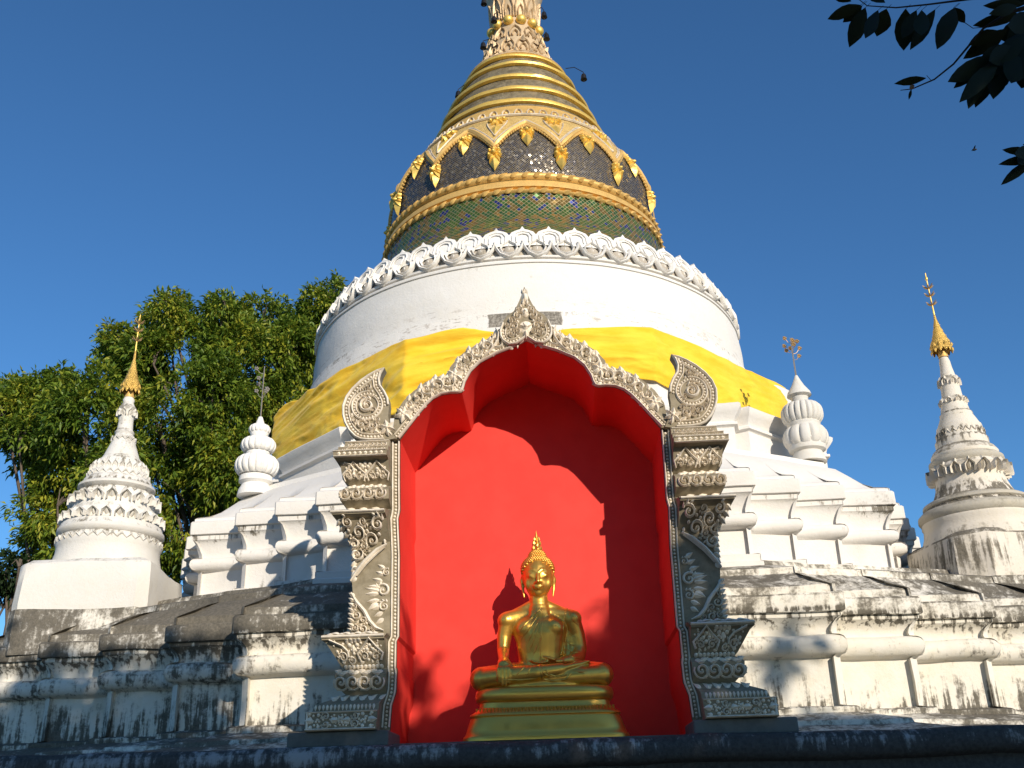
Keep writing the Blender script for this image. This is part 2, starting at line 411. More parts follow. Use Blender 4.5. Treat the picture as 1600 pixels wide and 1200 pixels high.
# front platform with bullnose edge
plat = [(9.4, -9.1), (9.4, 9.1), (-9.4, 9.1), (-9.4, -9.1)]
pp = [(.10, GROUND), (.10, -1.2), (-.02, -1.1), (-.05, -.1), (.0, -.04), (.03, .05), (-.06, .14), (-.13, .26), (-.13, .33), (-.06, .345), (-.02, .37), (.0, .41), (.005, .46), (-.01, .52), (-.04, .56), (-.09, .575), (-1.5, .58)]
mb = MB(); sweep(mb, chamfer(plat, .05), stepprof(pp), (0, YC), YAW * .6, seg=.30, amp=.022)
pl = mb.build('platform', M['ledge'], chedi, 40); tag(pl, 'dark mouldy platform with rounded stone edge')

up_q = [(2.86, -6.3), (2.86, -5.9), (3.51, -5.9), (3.51, -5.5), (4.19, -5.5), (4.19, -5.1), (4.97, -5.1), (4.97, -4.3), (5.33, -4.3), (5.33, -3.6), (5.62, -3.6), (5.62, -2.95), (5.90, -2.95), (5.90, -2.35), (6.15, -2.35)]
prof = [(-.02, 2.5), (-.02, 2.74), (-.05, 2.76), (-.05, 2.84), (-.08, 2.85), (-.20, 2.86), (-.20, 3.20), (-.15, 3.21), (-.08, 3.225), (-.045, 3.26), (-.03, 3.30), (-.04, 3.345), (-.07, 3.38), (-.13, 3.395), (-.185, 3.40),
        (-.18, 3.45), (-.15, 3.52), (-.11, 3.60), (-.07, 3.64), (-.05, 3.65), (-.045, 3.72), (-.005, 3.725), (0, 3.74), (0, 3.90), (-.02, 3.92), (-.05, 3.925), (-.055, 3.965), (-.08, 3.98), (-.25, 4.02), (-.42, 4.12), (-.6, 4.28), (-.78, 4.45), (-.92, 4.52), (-.94, 4.60), (-.97, 4.61), (-1.45, 4.68), (-1.46, 4.76), (-2.0, 4.86)]
uq2 = smoothed(up_q, (2.86, -6.3), (4.97, -5.1))[:7] + smoothed(up_q, (4.97, -5.1), (6.15, -2.35))[7:]
mb = MB(); sweep(mb, chamfer(sym(up_q), .02), stepprof(prof), (0, YC), YAW, amp=.012, soft=chamfer(sym(uq2), .002), s0=.03, s1=.5)
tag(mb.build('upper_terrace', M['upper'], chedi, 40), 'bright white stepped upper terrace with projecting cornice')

# octagonal ridge tier below the cloth
t3_q = [(2.86, -4.6), (2.92, -4.3), (3.10, -4.38), (4.38, -3.12), (4.30, -2.92), (4.6, -2.86)]
prof = [(0, 4.6), (0, 5.14), (.02, 5.16), (.055, 5.17), (.055, 5.21), (.02, 5.22), (.01, 5.24), (.03, 5.30), (.08, 5.36), (.12, 5.42), (.13, 5.47), (.10, 5.50), (.0, 5.53), (-.3, 5.60)]
mb = MB(); sweep(mb, sym(t3_q), stepprof(prof), (.12, YC), YAW, seg=.2, amp=.012)
tag(mb.build('ridged_tier', M['upper'], chedi, 40), 'white angular tier with rolled moulding under the yellow cloth')
def octo(R, rot=22.5): return [(R * cos(rad(rot + 45 * k)), R * sin(rad(rot + 45 * k))) for k in range(8)]
mb = MB(); sweep(mb, octo(4.86), stepprof([(0, 5.4), (0, 6.76), (-.02, 6.80), (-.3, 6.9)]), (.05, YC), YAW, seg=.2, amp=.012)
mb.build('octagonal_tier', M['upper'], chedi, 40)
# drum
dr = [(4.45, 6.60), (4.50, 6.82), (4.49, 6.92), (4.47, 7.06), (4.42, 7.2), (4.385, 7.36), (4.335, 7.37), (4.32, 7.375), (4.31, 7.6), (4.30, 7.9), (4.27, 8.15), (4.25, 8.34), (4.275, 8.345), (4.275, 8.38), (4.24, 8.39), (4.24, 8.42), (4.20, 8.43), (4.18, 8.66), (3.98, 9.06), (3.9, 9.1)]
pr = []
for a, b in zip(dr, dr[1:]):
    k = max(1, int(math.hypot(b[0] - a[0], b[1] - a[1]) / .12))
    pr += [(a[0] + (b[0] - a[0]) * j / k, a[1] + (b[1] - a[1]) * j / k) for j in range(k)]
pr.append(dr[-1])
mb = MB(); lathe(mb, pr, (0, YC), 160, amp=.018)
tag(mb.build('drum', M['drum'], chedi, 40), 'white rendered drum with peeling paint and a bare grey patch')

# ---- things lying on a surface of revolution
def cylmap(Rz, th0, off=0.):
    """local (s along the circle in metres, z, h outwards) -> world; Rz(z) radius"""
    def f(s, z, h):
        R = Rz(z); t = th0 + s / max(.3, R)
        return ((R + h + off) * sin(t), YC - (R + h + off) * cos(t), z)
    return f
def ribbon(mb, pts, w, h, f, taper=True, h0=0.):
    m = len(pts); vs = []; fs = []
    for i, p in enumerate(pts):
        a = pts[max(i - 1, 0)]; b = pts[min(i + 1, m - 1)]
        dx, dz = b[0] - a[0], b[1] - a[1]; L = math.hypot(dx, dz) or 1
        nx, nz = -dz / L, dx / L
        k = w[i] if isinstance(w, list) else w
        if taper: k *= .35 + .65 * min(1, min(i, m - 1 - i) / (.18 * m + .01))
        hh = h * (min(1, k / (w[i] if isinstance(w, list) else w)) ** .5)
        for q, e in ((-.5, h0), (-.34, h0 + .72 * hh), (0, h0 + hh), (.34, h0 + .72 * hh), (.5, h0)):
            vs.append(f(p[0] + nx * k * q, p[1] + nz * k * q, e if e == h0 else e))
    for i in range(m - 1):
        for j in range(4):
            fs.append((i * 5 + j, i * 5 + j + 1, (i + 1) * 5 + j + 1, (i + 1) * 5 + j))
    fs.append((0, 1, 2, 3, 4)); fs.append(tuple((m - 1) * 5 + j for j in (4, 3, 2, 1, 0)))
    mb.add(vs, [tuple(reversed(q)) for q in fs])
def petal(mb, c, ang, L, W, h, f, h0=0., tipcurl=0.):
    """domed teardrop leaf, base at c pointing along ang"""
    ca, sa = cos(ang), sin(ang); out = [(0, .0), (.12, .30), (.32, .50), (.55, .42), (.78, .2), (1, 0), (.78, -.2), (.55, -.42), (.32, -.50), (.12, -.30)]
    vs = []
    for t, s in out: vs.append(f(c[0] + ca * t * L - sa * s * W, c[1] + sa * t * L + ca * s * W, h0))
    for t, hh in ((.18, .8), (.40, 1.), (.65, .75), (.85, .5 + tipcurl)): vs.append(f(c[0] + ca * t * L, c[1] + sa * t * L, h0 + h * hh))
    fs = [(0, 10, 1), (1, 10, 11, 2), (2, 11, 12, 3), (3, 12, 13, 4), (4, 13, 5), (5, 13, 6), (6, 13, 12, 7), (7, 12, 11, 8), (8, 11, 10, 9), (9, 10, 0)]
    mb.add(vs, fs)
def knob(mb, c, r, f, h=None, h0=0., n=8):
    h = r if h is None else h; vs = []; fs = []
    for q, e in ((1, 0), (.75, .66), (.35, .94)):
        for k in range(n):
            t = 2 * pi * k / n; vs.append(f(c[0] + r * q * cos(t), c[1] + r * q * sin(t), h0 + h * e))
    vs.append(f(c[0], c[1], h0 + h))
    for i in range(2):
        for k in range(n):
            k2 = (k + 1) % n; fs.append((i * n + k, i * n + k2, (i + 1) * n + k2, (i + 1) * n + k))
    for k in range(n): fs.append((2 * n + k, 2 * n + (k + 1) % n, 3 * n))
    mb.add(vs, [tuple(reversed(q)) for q in fs] if False else fs)
def spiral(mb, c, r, a0, d, f, h, h0=0., turns=1.35, w=None, tail=True):
    n = 16; pts = []; ws = []
    for i in range(n + 1):
        t = i / n; rr = r * (1 - .80 * t); a = a0 + d * turns * 2 * pi * t
        pts.append((c[0] + rr * cos(a), c[1] + rr * sin(a))); ws.append((w or r * .36) * (1 - .35 * t))
    ribbon(mb, pts, ws, h, f, True, h0)
    knob(mb, c, r * .20, f, h * 1.15, h0, 6)
    if tail:
        for k in range(3):
            a = a0 + d * (-.15 + .55 * k); petal(mb, (c[0] + r * .85 * cos(a), c[1] + r * .85 * sin(a)), a + d * .9, r * .75, r * .42, h * .9, f, h0)

# lotus band: two rings of petals
def Rlot(z): return 4.19 - .46 * max(0., z - 8.66)
NL = 56
mbu = MB(); mbl = MB(); mbh = MB()
zt = 8.905
for k in range(NL):
    th = 2 * pi * k / NL; f = cylmap(Rlot, th, .0); W = 2 * pi * 4.17 / NL
    # upper upright petal: shield with nested raised loops and a spike curling out
    out = [(-.5, -.20), (-.5, .08), (-.40, .15), (-.22, .20), (-.08, .225), (0, .29), (.08, .225), (.22, .20), (.40, .15), (.5, .08), (.5, -.20)]
    vs = [f(a * W * .98, zt + b, .05 + (.02 if a == 0 and b > .25 else 0) + .02 * (b > .1)) for a, b in out] + [f(a * W * .98, zt + b, -.12) for a, b in out]
    m_ = len(out)
    fs = [tuple(reversed(range(m_)))] + [(i, i + 1, m_ + i + 1, m_ + i) for i in range(m_ - 1)] + [tuple(range(m_, 2 * m_))]
    mbu.add(vs, [tuple(q) for q in fs])
    for sc in (1., .62):
        P_ = [(-.36 * sc * W, zt - .12), (-.37 * sc * W, zt + .05 * sc), (-.26 * sc * W, zt + .14 * sc), (0, zt + .18 * sc), (.26 * sc * W, zt + .14 * sc), (.37 * sc * W, zt + .05 * sc), (.36 * sc * W, zt - .12)]
        ribbon(mbu, P_, .030 * (1.2 if sc == 1 else .8), .022, lambda a, b, c_, f=f: f(a, b, c_ * .75 + .062), False)
    # lower hanging bowl between
    th2 = th + pi / NL; g = cylmap(Rlot, th2, .0); z0 = 8.625
    U = [(-.52 * W, z0 + .16), (-.44 * W, z0 + .02), (-.30 * W, z0 - .09), (0, z0 - .16), (.30 * W, z0 - .09), (.44 * W, z0 + .02), (.52 * W, z0 + .16)]
    ribbon(mbl, U, .055, .10, lambda a, b, c_, g=g: g(a, b, c_ * .7 + .05), False)
    U2 = [(-.24 * W, z0 + .10), (-.30 * W, z0 + .02), (-.22 * W, z0 - .06), (0, z0 - .095), (.22 * W, z0 - .06), (.30 * W, z0 + .02), (.24 * W, z0 + .10), (.10 * W, z0 + .15), (0, z0 + .205)]
    ribbon(mbl, U2, .034, .08, lambda a, b, c_, g=g: g(a, b, c_ * .7 + .045), False)
    U3 = [(-x, y) for x, y in reversed(U2[6:])] + [(-.24 * W, z0 + .10)]
    ribbon(mbl, U3, .034, .08, lambda a, b, c_, g=g: g(a, b, c_ * .7 + .045), False)
    petal(mbl, (0, z0 - .05), pi / 2, .13, .11, .05, lambda a, b, c_, g=g: g(a, b, c_ + .03))
    knob(mbh, (0, z0 + .0), .095, g, .05, .02)
lathe(mbl, [(4.15, 8.44), (4.25, 8.46), (4.26, 8.49), (4.22, 8.50)], (0, YC), 160, cap=False)
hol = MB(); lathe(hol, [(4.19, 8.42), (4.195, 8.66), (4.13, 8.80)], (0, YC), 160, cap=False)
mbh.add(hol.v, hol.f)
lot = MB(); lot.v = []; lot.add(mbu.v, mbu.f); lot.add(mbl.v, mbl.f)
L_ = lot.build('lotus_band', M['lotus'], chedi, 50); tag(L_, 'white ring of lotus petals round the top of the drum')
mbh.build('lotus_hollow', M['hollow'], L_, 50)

# mosaic band and the mirror bell
cone = [(4.02, 8.92), (3.86, 9.12), (3.55, 9.42), (3.22, 9.78), (3.05, 10.02), (2.99, 10.2), (2.965, 10.42), (2.95, 10.62)]
mb = MB(); lathe(mb, cone, (0, YC), 128)
mm = mb.build('mosaic_band', M['mosaic'], chedi, 60); tag(mm, 'green, blue and gold mosaic band above the lotus petals')
bell_p = [(2.85, 10.6), (2.85, 11.24), (2.85, 11.5), (2.84, 11.72), (2.80, 11.95), (2.73, 12.15), (2.59, 12.38), (2.49, 12.56), (2.39, 12.72), (2.26, 12.88), (2.12, 13.05), (2.03, 13.22), (1.96, 13.42)]
mb = MB(); lathe(mb, bell_p, (0, YC), 128)
tag(mb.build('bell', M['bell'], chedi, 60), 'bell covered in small dark mirror tiles')
bz = [p[1] for p in bell_p]; br_ = [p[0] for p in bell_p]
def Rb(z): return float(np.interp(z, bz, br_))
# gold ring mouldings below the bell
def ringprof(r, z, h, b, n=6): return [(r, z)] + [(r + b * sin(pi * i / n), z + h * i / n) for i in range(1, n)] + [(r, z + h)]
mb = MB()
lathe(mb, ringprof(2.90, 10.58, .13, .10), (0, YC), 128, cap=False)
lathe(mb, [(2.9, 10.70), (2.99, 10.73), (2.96, 10.85), (2.90, 10.92)], (0, YC), 128, cap=False)
lathe(mb, ringprof(2.86, 10.92, .20, .10), (0, YC), 128, cap=False)
for k in range(84):
    for zz, rr in ((10.64, .055), (11.02, .065)):
        th = 2 * pi * (k + .5 * (zz > 11)) / 84; f = cylmap(lambda z: 2.99 if zz < 11 else 2.945, th)
        petal(mb, (-.09, zz - .04), .5, .2, .11, .05, f)
gr = mb.build('gold_ring', M['gold'], chedi, 50); tag(gr, 'broad gilt double moulding below the mirror bell')
# festoon collar: 13 pointed swags
NS = 14; PH = .055
def ogee(u):                                   # u in 0..1 from the V bottom (0) to the arch top (.5)
    u = abs((u + .5) % 1 - .5) * 2             # 0 at V, 1 at arch top
    return 11.72 + .72 * (1 - (1 - u) ** 1.45) * (.80 + .20 * u) if u > .12 else 11.72 + .72 * (1 - .88 ** 1.45) * (.80 + .024) * (u / .12)
mb = MB(); vs = []; n = NS * 24; rows = 7
for i in range(n):
    u = (i % 24) / 24; zb = ogee(u); th = 2 * pi * i / n + pi / NS + PH
    for j in range(rows):
        z = zb + (12.92 - zb) * j / (rows - 1); R = Rb(z) + .045
        vs.append((R * sin(th), YC - R * cos(th), z))
fs = [(i * rows + j, ((i + 1) % n) * rows + j, ((i + 1) % n) * rows + j + 1, i * rows + j + 1) for i in range(n) for j in range(rows - 1)]
mb.add(vs, fs)
fest = mb.build('festoon_collar', M['collar'], chedi, 50); tag(fest, 'gilt collar of fourteen pointed swags with hanging medallions')
edge = MB(); teeth = MB()
pth = lambda dz, out_: [((Rb(ogee((i % 24) / 24) + dz) + out_) * sin(2 * pi * i / n + pi / NS + PH), YC - (Rb(ogee((i % 24) / 24) + dz) + out_) * cos(2 * pi * i / n + pi / NS + PH), ogee((i % 24) / 24) + dz) for i in range(n)]
tube(teeth, pth(.05, .055), .052, 6, closed=True)
tube(edge, pth(.125, .06), .020, 5, closed=True); tube(edge, pth(.185, .055), .013, 5, closed=True)
for i in range(NS * 30):
    u = (i % 30 + .5) / 30; th = 2 * pi * (i + .5) / (NS * 30) + pi / NS + PH; z = ogee(u) - .02; R = Rb(z) + .04
    ball(teeth, (R * sin(th), YC - R * cos(th), z), .034, 5, 4, (1, 1, 1.3))
tube(edge, [(Rb(12.88) * sin(t) * 1.03, YC - Rb(12.88) * cos(t) * 1.03, 12.90) for t in [2 * pi * q / 120 for q in range(120)]], .03, 5, closed=True)
def medallion(f, zc, s, nm, par):
    m_ = MB()
    petal(m_, (0, zc + .02), -pi / 2, .36 * s, .22 * s, .10, f)
    for a, l in ((-2.5, .17), (-.64, .17), (-2.05, .23), (-1.09, .23), (.35, .14), (2.79, .14), (1.57, .16)): petal(m_, (0, zc + .05), a, l * s, .13 * s, .10, f, .0)
    for x, z in ((-.085, .13), (.085, .13), (0, .15), (-.10, .03), (.10, .03)): knob(m_, (x * s, zc + z * s), .045 * s, f, .09)
    knob(m_, (0, zc + .05), .06 * s, f, .15)
    m_.build(nm, M['goldbright'], par, 50)
for k in range(NS):
    thv = 2 * pi * k / NS + pi / NS + PH; tha = 2 * pi * k / NS + PH
    medallion(cylmap(Rb, thv, .03), 11.54, 1.0, 'medallion', fest); medallion(cylmap(Rb, tha, .03), 12.08, 1.05, 'medallion', fest)
    f = cylmap(Rb, thv, .05)                    # ornaments inside the plate over each V
    m_ = MB()
    for a in (.3, 1.1, 2.04, 2.84): petal(m_, (0, 12.66), a, .22, .12, .09, f)
    for a in (-2.3, -1.57, -.84): petal(m_, (0, 12.66), a, .18, .13, .09, f)
    for x in (-.13, 0, .13): knob(m_, (x, 12.70), .055, f, .10)
    petal(m_, (0, 12.50), -pi / 2, .42, .20, .06, f); m_.build('floral_boss', M['goldbright'], fest, 50)
    for s_ in (-1, 1):
        P_ = [(s_ * .20, 12.62), (s_ * .18, 12.50), (s_ * .11, 12.32), (0, 12.06)]; ribbon(edge, P_, .03, .03, lambda a, b, c_, f=f: f(a, b, c_), False)
edge.build('pale_edging', M['palegold'], fest, 50); teeth.build('beaded_edge', M['gold'], fest, 50)
# bead ring above the collar and the ringed cone
mb = MB(); bd = MB()
lathe(mb, [(2.24, 12.88), (2.29, 12.91), (2.20, 13.14), (2.10, 13.20), (1.98, 13.40)], (0, YC), 128, cap=False)
for k in range(56):
    th = 2 * pi * k / 56; f = cylmap(lambda z: 2.29 - .39 * (z - 12.91), th)
    ribbon(bd, [(-.07, 12.93), (-.075, 13.02), (-.04, 13.09), (0, 13.11), (.04, 13.09), (.075, 13.02), (.07, 12.93)], .03, .04, f, False); knob(mb, (0, 13.0), .05, f, .05)
r1 = mb.build('bead_ring', M['gold'], chedi, 50); bd.build('bead_frame', M['palegold'], r1, 50)
cp = [(1.98, 13.40), (1.79, 13.89), (1.617, 14.37), (1.397, 14.906), (1.12, 15.505)]
def Rc(z): return float(np.interp(z, [p[1] for p in cp], [p[0] for p in cp]))
mb = MB(); lathe(mb, [(Rc(z) - .03, z) for z in np.linspace(13.38, 15.52, 20)], (0, YC), 96)
mb.build('tiled_cone', M['conetile'], chedi, 60)
zz = [13.50, 13.98, 14.46, 15.00, 15.38]
for k, z in enumerate(zz):
    h = .20 - .012 * k; mb = MB(); b = .05
    prof = [(Rc(z) - .03, z), (Rc(z) + b * .8, z + .02), (Rc(z) + b, z + h * .45), (Rc(z + h) + b * .6, z + h * .9), (Rc(z + h) - .03, z + h)]
    lathe(mb, prof, (0, YC), 96, cap=False, amp=.03)
    mb.build('gold_hoop', M['goldbright'], chedi, 60)
# flared lotus at the foot of the spire, column, golden balls
neck = [(1.12, 15.50), (1.10, 15.56), (.88, 15.80), (.80, 16.0), (.74, 16.3), (.66, 16.6), (.56, 16.9), (.53, 17.1), (.56, 17.5), (.60, 17.9), (.70, 18.2), (.62, 18.25), (.45, 18.5)]
mb = MB(); lathe(mb, neck, (0, YC), 48); 
nr = [p[0] for p in neck]; nz_ = [p[1] for p in neck]
def Rn(z): return float(np.interp(z, nz_, nr))
nk = mb.build('spire_column', M['gold2'], chedi, 50)
mb = MB()
for row, (z0, n_, L, w, ang) in enumerate(((15.54, 16, .34, .40, 0), (15.92, 14, .42, .32, 0), (16.42, 12, .40, .28, 0), (17.15, 12, .7, .26, 0))):
    for k in range(n_):
        th = 2 * pi * (k + .5 * (row % 2)) / n_; f = cylmap(Rn, th, .0)
        for sc in (1., .5):
            P_ = [(-.42 * w * sc, z0), (-.46 * w * sc, z0 + L * .45 * sc), (-.30 * w * sc, z0 + L * .75 * sc), (0, z0 + L * sc), (.30 * w * sc, z0 + L * .75 * sc), (.46 * w * sc, z0 + L * .45 * sc), (.42 * w * sc, z0)]
            ribbon(mb, P_, .035, .05, lambda a, b, c_, f=f: f(a, b, c_ + .01), False)
        if row < 2:
            tip = f(0, z0 + L, .12); a_ = f(-.08, z0 + L * .8, .02); b_ = f(.08, z0 + L * .8, .02); c_ = f(0, z0 + L * .6, .06)
            mb.add([a_, b_, tip, c_], [(0, 1, 2), (1, 3, 2), (3, 0, 2), (0, 3, 1)])
lathe(mb, [(1.14, 15.47), (1.20, 15.50), (1.17, 15.56), (1.05, 15.6)], (0, YC), 48, cap=False)
mb.build('column_petals', M['warm'], nk, 50)
for k in range(12):
    th = 2 * pi * (k + .5) / 12; mb = MB(); ball(mb, (.58 * sin(th), YC - .58 * cos(th), 17.02), .125, 14, 10); mb.build('gold_ball', M['goldbright'], chedi, 90)
mb = MB(); lathe(mb, [(.45, 18.5), (.5, 18.6), (.36, 19.4), (.24, 20.2), (.32, 20.3), (.26, 20.6), (.12, 21.4), (.04, 22.6)], (0, YC), 32)
mb.build('spire_tip', M['gold'], chedi, 50)

# ---- camera (needed for unprojecting the small hanging bells, trees and twigs)
F = 1555.
CM = (Matrix.Rotation(rad(1.0), 3, 'Z') @ Matrix.Rotation(rad(90 + 23.1), 3, 'X') @ Matrix.Rotation(rad(-1.7), 3, 'Z'))
def at(x, y, Y):
    d = CM @ Vector(((x - 800) / F, -(y - 600) / F, -1.)); return d * (Y / d.y)

# ---- wind bells
for i, (px, py, ax_, ay, txt) in enumerate(((756, 3, 775, 2, 'small dark wind bell at top left of the spire, at the photo edge'), (772, 30, 784, 22, 'small dark wind bell close to the left of the gold balls'),
        (850, 23, 842, 14, 'small dark wind bell just right of the column above the gold balls'), (854, 57, 840, 76, 'small dark wind bell hanging in front of the lotus neck on the right'),
        (755, 71, 777, 66, 'small dark wind bell left of the lotus neck against the sky'), (716, 147, 740, 130, 'small dark wind bell lowest on the left of the ringed cone'), (912, 120, 884, 107, 'small dark wind bell on a long rod right of the ringed cone'))):
    Y = 17.9 if px != 854 else 17.4
    p = at(px, py, Y); q = at(ax_, ay, Y + .25)
    e = empty('wind_bell', p - Vector((0, 0, .09)), txt, 'bell', 'wind bells hanging round the spire')
    mb = MB(); lathe(mb, [(.075, p.z - .08), (.066, p.z - .05), (.058, p.z + .02), (.045, p.z + .06), (.012, p.z + .075)], (p.x, p.y), 14); mb.build('bell_body', M['dark'], e)
    mb = MB(); tube(mb, [p + Vector((0, 0, .07)), p + Vector((0, 0, .13)), p.lerp(q, .5) + Vector((0, 0, .15)), q], .009, 5); mb.build('hanger', M['dark'], e)
    mb = MB(); tube(mb, [p + Vector((0, 0, 0)), p - Vector((0, 0, .12))], .006, 4); ball(mb, p - Vector((0, 0, .125)), .018, 6, 4); mb.build('clapper', M['dark'], e)

# ---- yellow cloth wound round the octagon
def octR(th, R):                                 # radius of octagon (vertex radius R) at angle th
    a = (th) % (pi / 4); a = a - pi / 8
    return R * cos(pi / 8) / cos(a)
mb = MB(); nT, nZ = 900, 56; vs = []; fs = []
def zt_(t):
    d = math.degrees(t); d = (d + 180) % 360 - 180
    return float(np.interp(d, [-180, -75, -50, -30, -22, -12, 0, 8, 14, 22, 40, 67, 90, 180], [6.80, 6.86, 6.72, 6.84, 6.80, 6.90, 6.80, 6.84, 6.86, 6.90, 6.78, 6.88, 6.82, 6.8]))
def zb_(t):
    d = math.degrees(t); d = (d + 180) % 360 - 180
    return float(np.interp(d, [-180, -75, -60, -40, -25, -12, 0, 12, 22, 30, 45, 67, 90, 180], [5.75, 5.78, 5.62, 5.60, 5.62, 5.8, 5.95, 6.02, 5.98, 5.86, 5.80, 5.75, 5.8, 5.75]))
for i in range(nT):
    t = 2 * pi * i / nT; zt0, zb0 = zt_(t), zb_(t)
    th = t - YAW * 0 - pi / 2
    for j in range(nZ):
        v = j / (nZ - 1); z = zb0 + (zt0 - zb0) * v
        Rr = .70 * octR(t + pi / 8, 4.99) + .30 * 4.86 - .05 * (1 - v) * .0
        s = (t if t < pi else t - 2 * pi) * 5
        sl_ = .42 if s < 0 else -.16                        # the left stretch is pulled up to the right
        q_ = z - sl_ * s * .35 + .10 * noise.noise(Vector((s * .5, z, 3)))
        wx = s * .55 + .5 * noise.noise(Vector((s * .8, z * 1.5, 8)))
        def rdg(f_, o_): 
            return (1 - abs(noise.noise(Vector((wx * f_ * .35, q_ * f_, o_)))) * 2.2)
        k_ = 1. if s < 0 else .62
        env = .35 + 1.3 * max(0, noise.noise(Vector((s * .55, z * .9, 12))) + .3)
        fold = k_ * env * (.075 * rdg(3.0, 1.) + .036 * rdg(7., 5.)) + .06 * noise.noise(Vector((s * .7, z * 1.1, 5))) + .010 * rdg(15., 9.) * k_
        Rr += fold + .04 + .06 * math.sin(pi * v)
        vs.append((Rr * sin(t) + .05, YC - Rr * cos(t), z + .06 * noise.noise(Vector((s * 1.3, 0, v * 2))) * (.4 + .6 * (1 - v))))
for i in range(nT):
    i2 = (i + 1) % nT
    for j in range(nZ - 1): fs.append((i * nZ + j, i2 * nZ + j, i2 * nZ + j + 1, i * nZ + j + 1))
mb.add(vs, fs)
cl = mb.build('yellow_cloth', M['cloth'], None, 80, origin=(0, YC, 5.6))
tag(cl, 'long yellow cloth wound in folds round the white chedi below its drum', 'cloth')
so = cl.modifiers.new('s', 'SOLIDIFY'); so.thickness = .012

# ------------------------------------------------------------------ the niche with its carved gateway (local: u right, z up, front plane Y=10)
GY = 10.0; GYAW = rad(-1.2)
gate = empty('shrine_niche', (0, GY, .58), 'red-lined arched niche framed by cream carved stucco, in front of the chedi', 'shrine')
def gw(mb):                                      # rotate the finished gate pieces about the gate centre
    c, s = cos(GYAW), sin(GYAW)
    mb.v = [(x * c - (y - GY) * s, GY + x * s + (y - GY) * c, z) for x, y, z in mb.v]; return mb
IN = [(1.445, .60), (1.44, .72), (1.425, .95), (1.385, 1.07), (1.38, 1.29), (1.39, 1.30), (1.39, 1.57), (1.365, 1.60), (1.37, 2.1), (1.373, 2.42), (1.395, 2.80), (1.378, 2.88), (1.385, 3.17), (1.39, 3.45), (1.392, 3.67),
      (1.29, 3.80), (1.193, 3.93), (1.10, 4.045), (1.03, 4.11), (.94, 4.152), (.84, 4.165), (.765, 4.160), (.722, 4.175), (.70, 4.22), (.679, 4.298), (.616, 4.416), (.516, 4.514), (.33, 4.61), (.156, 4.675), (0, 4.755)]
loop = [(-x, z) for x, z in IN[:-1]] + list(reversed(IN)); 
loop = [(-x, z) for x, z in IN] + [(x, z) for x, z in reversed(IN[:-1])]     # left bottom -> apex -> right bottom
D = 1.14
mb = MB(); n = len(loop); vs = []
nd = 8
for j in range(nd + 1):
    for x, z in loop: vs.append((x * .9975, (GY - .046 if z > 3.7 else GY - .004) if j == 0 else GY + .005 + D * j / nd, z - (.004 if z > 3.7 else 0)))
fs = [(j * n + i, j * n + i + 1, (j + 1) * n + i + 1, (j + 1) * n + i) for j in range(nd) for i in range(n - 1)]
mb.add(vs, fs)
tag(gw(mb).build('niche_side', M['red'], gate, 30), 'red painted inner sides and scalloped soffit')
mb = MB(); mb.add([(x * 1.01, GY + D, z) for x, z in loop], [tuple(range(n))]); gw(mb).build('niche_back', M['red'], gate, 0)
mb = MB(); box(mb, -1.46, 1.46, GY, GY + D, .575, .60); gw(mb).build('niche_floor', M['cement'], gate, 0)

def P2(z, tab): return float(np.interp(z, [t[0] for t in tab], [t[1] for t in tab]))
INZ = sorted([(z, x) for x, z in IN if z <= 3.7])
def u_in(z): return P2(z, INZ)
OUT = sorted([(3.63, 1.955), (3.54, 1.965), (3.535, 2.005), (3.47, 2.01), (3.465, 2.04), (3.40, 2.035), (3.385, 1.99), (3.22, 1.975), (3.16, 1.90), (3.14, 1.93), (3.07, 1.99), (2.97, 1.975), (2.90, 1.91), (2.86, 1.95), (2.83, 2.03), (2.79, 2.03), (2.76, 2.0), (2.66, 1.96), (2.56, 1.87), (2.2, 1.86), (1.95, 1.835), (1.7, 1.84), (1.63, 1.86), (1.605, 2.08), (1.555, 2.09), (1.54, 2.06), (1.33, 1.93), (1.30, 1.90), (1.24, 1.975), (1.14, 1.965), (1.06, 1.88), (1.04, 1.92), (.955, 2.13), (.89, 2.15), (.885, 2.205), (.715, 2.205)])
PR = sorted([(3.63, .05), (3.54, .06), (3.535, .09), (3.47, .095), (3.465, .13), (3.40, .125), (3.385, .08), (3.22, .04), (3.16, -.01), (3.14, .02), (3.07, .075), (2.97, .07), (2.90, .01), (2.86, .05), (2.83, .12), (2.79, .12), (2.76, .08), (2.66, .05), (2.56, 0), (1.63, 0), (1.605, .13), (1.555, .135), (1.54, .11), (1.33, .02), (1.30, .0), (1.24, .06), (1.14, .055), (1.06, .0), (1.04, .02), (.955, .12), (.89, .13), (.885, .155), (.715, .155)])
PR = [(z, p * (2.4 if z > 2.5 else 1.6) if p > 0 else p) for z, p in PR]
def pr(z): return P2(z, PR)
def ou(z): return P2(z, OUT)
gf = lambda u, z, h: (u, GY - .02 - pr(z) - h, z)
ff = lambda u, z, h: (u, GY - .05 - h, z)
def inside(poly, x, y):
    c = False; n = len(poly)
    for i in range(n):
        x1, y1 = poly[i]; x2, y2 = poly[i - 1]
        if (y1 > y) != (y2 > y) and x < (x2 - x1) * (y - y1) / (y2 - y1) + x1: c = not c
    return c
def edist(poly, x, y):
    m = 9
    for i in range(len(poly)):
        x1, y1 = poly[i]; x2, y2 = poly[i - 1]; dx, dy = x2 - x1, y2 - y1; L = dx * dx + dy * dy or 1e-9
        t = max(0, min(1, ((x - x1) * dx + (y - y1) * dy) / L)); m = min(m, math.hypot(x - x1 - t * dx, y - y1 - t * dy))
    return m
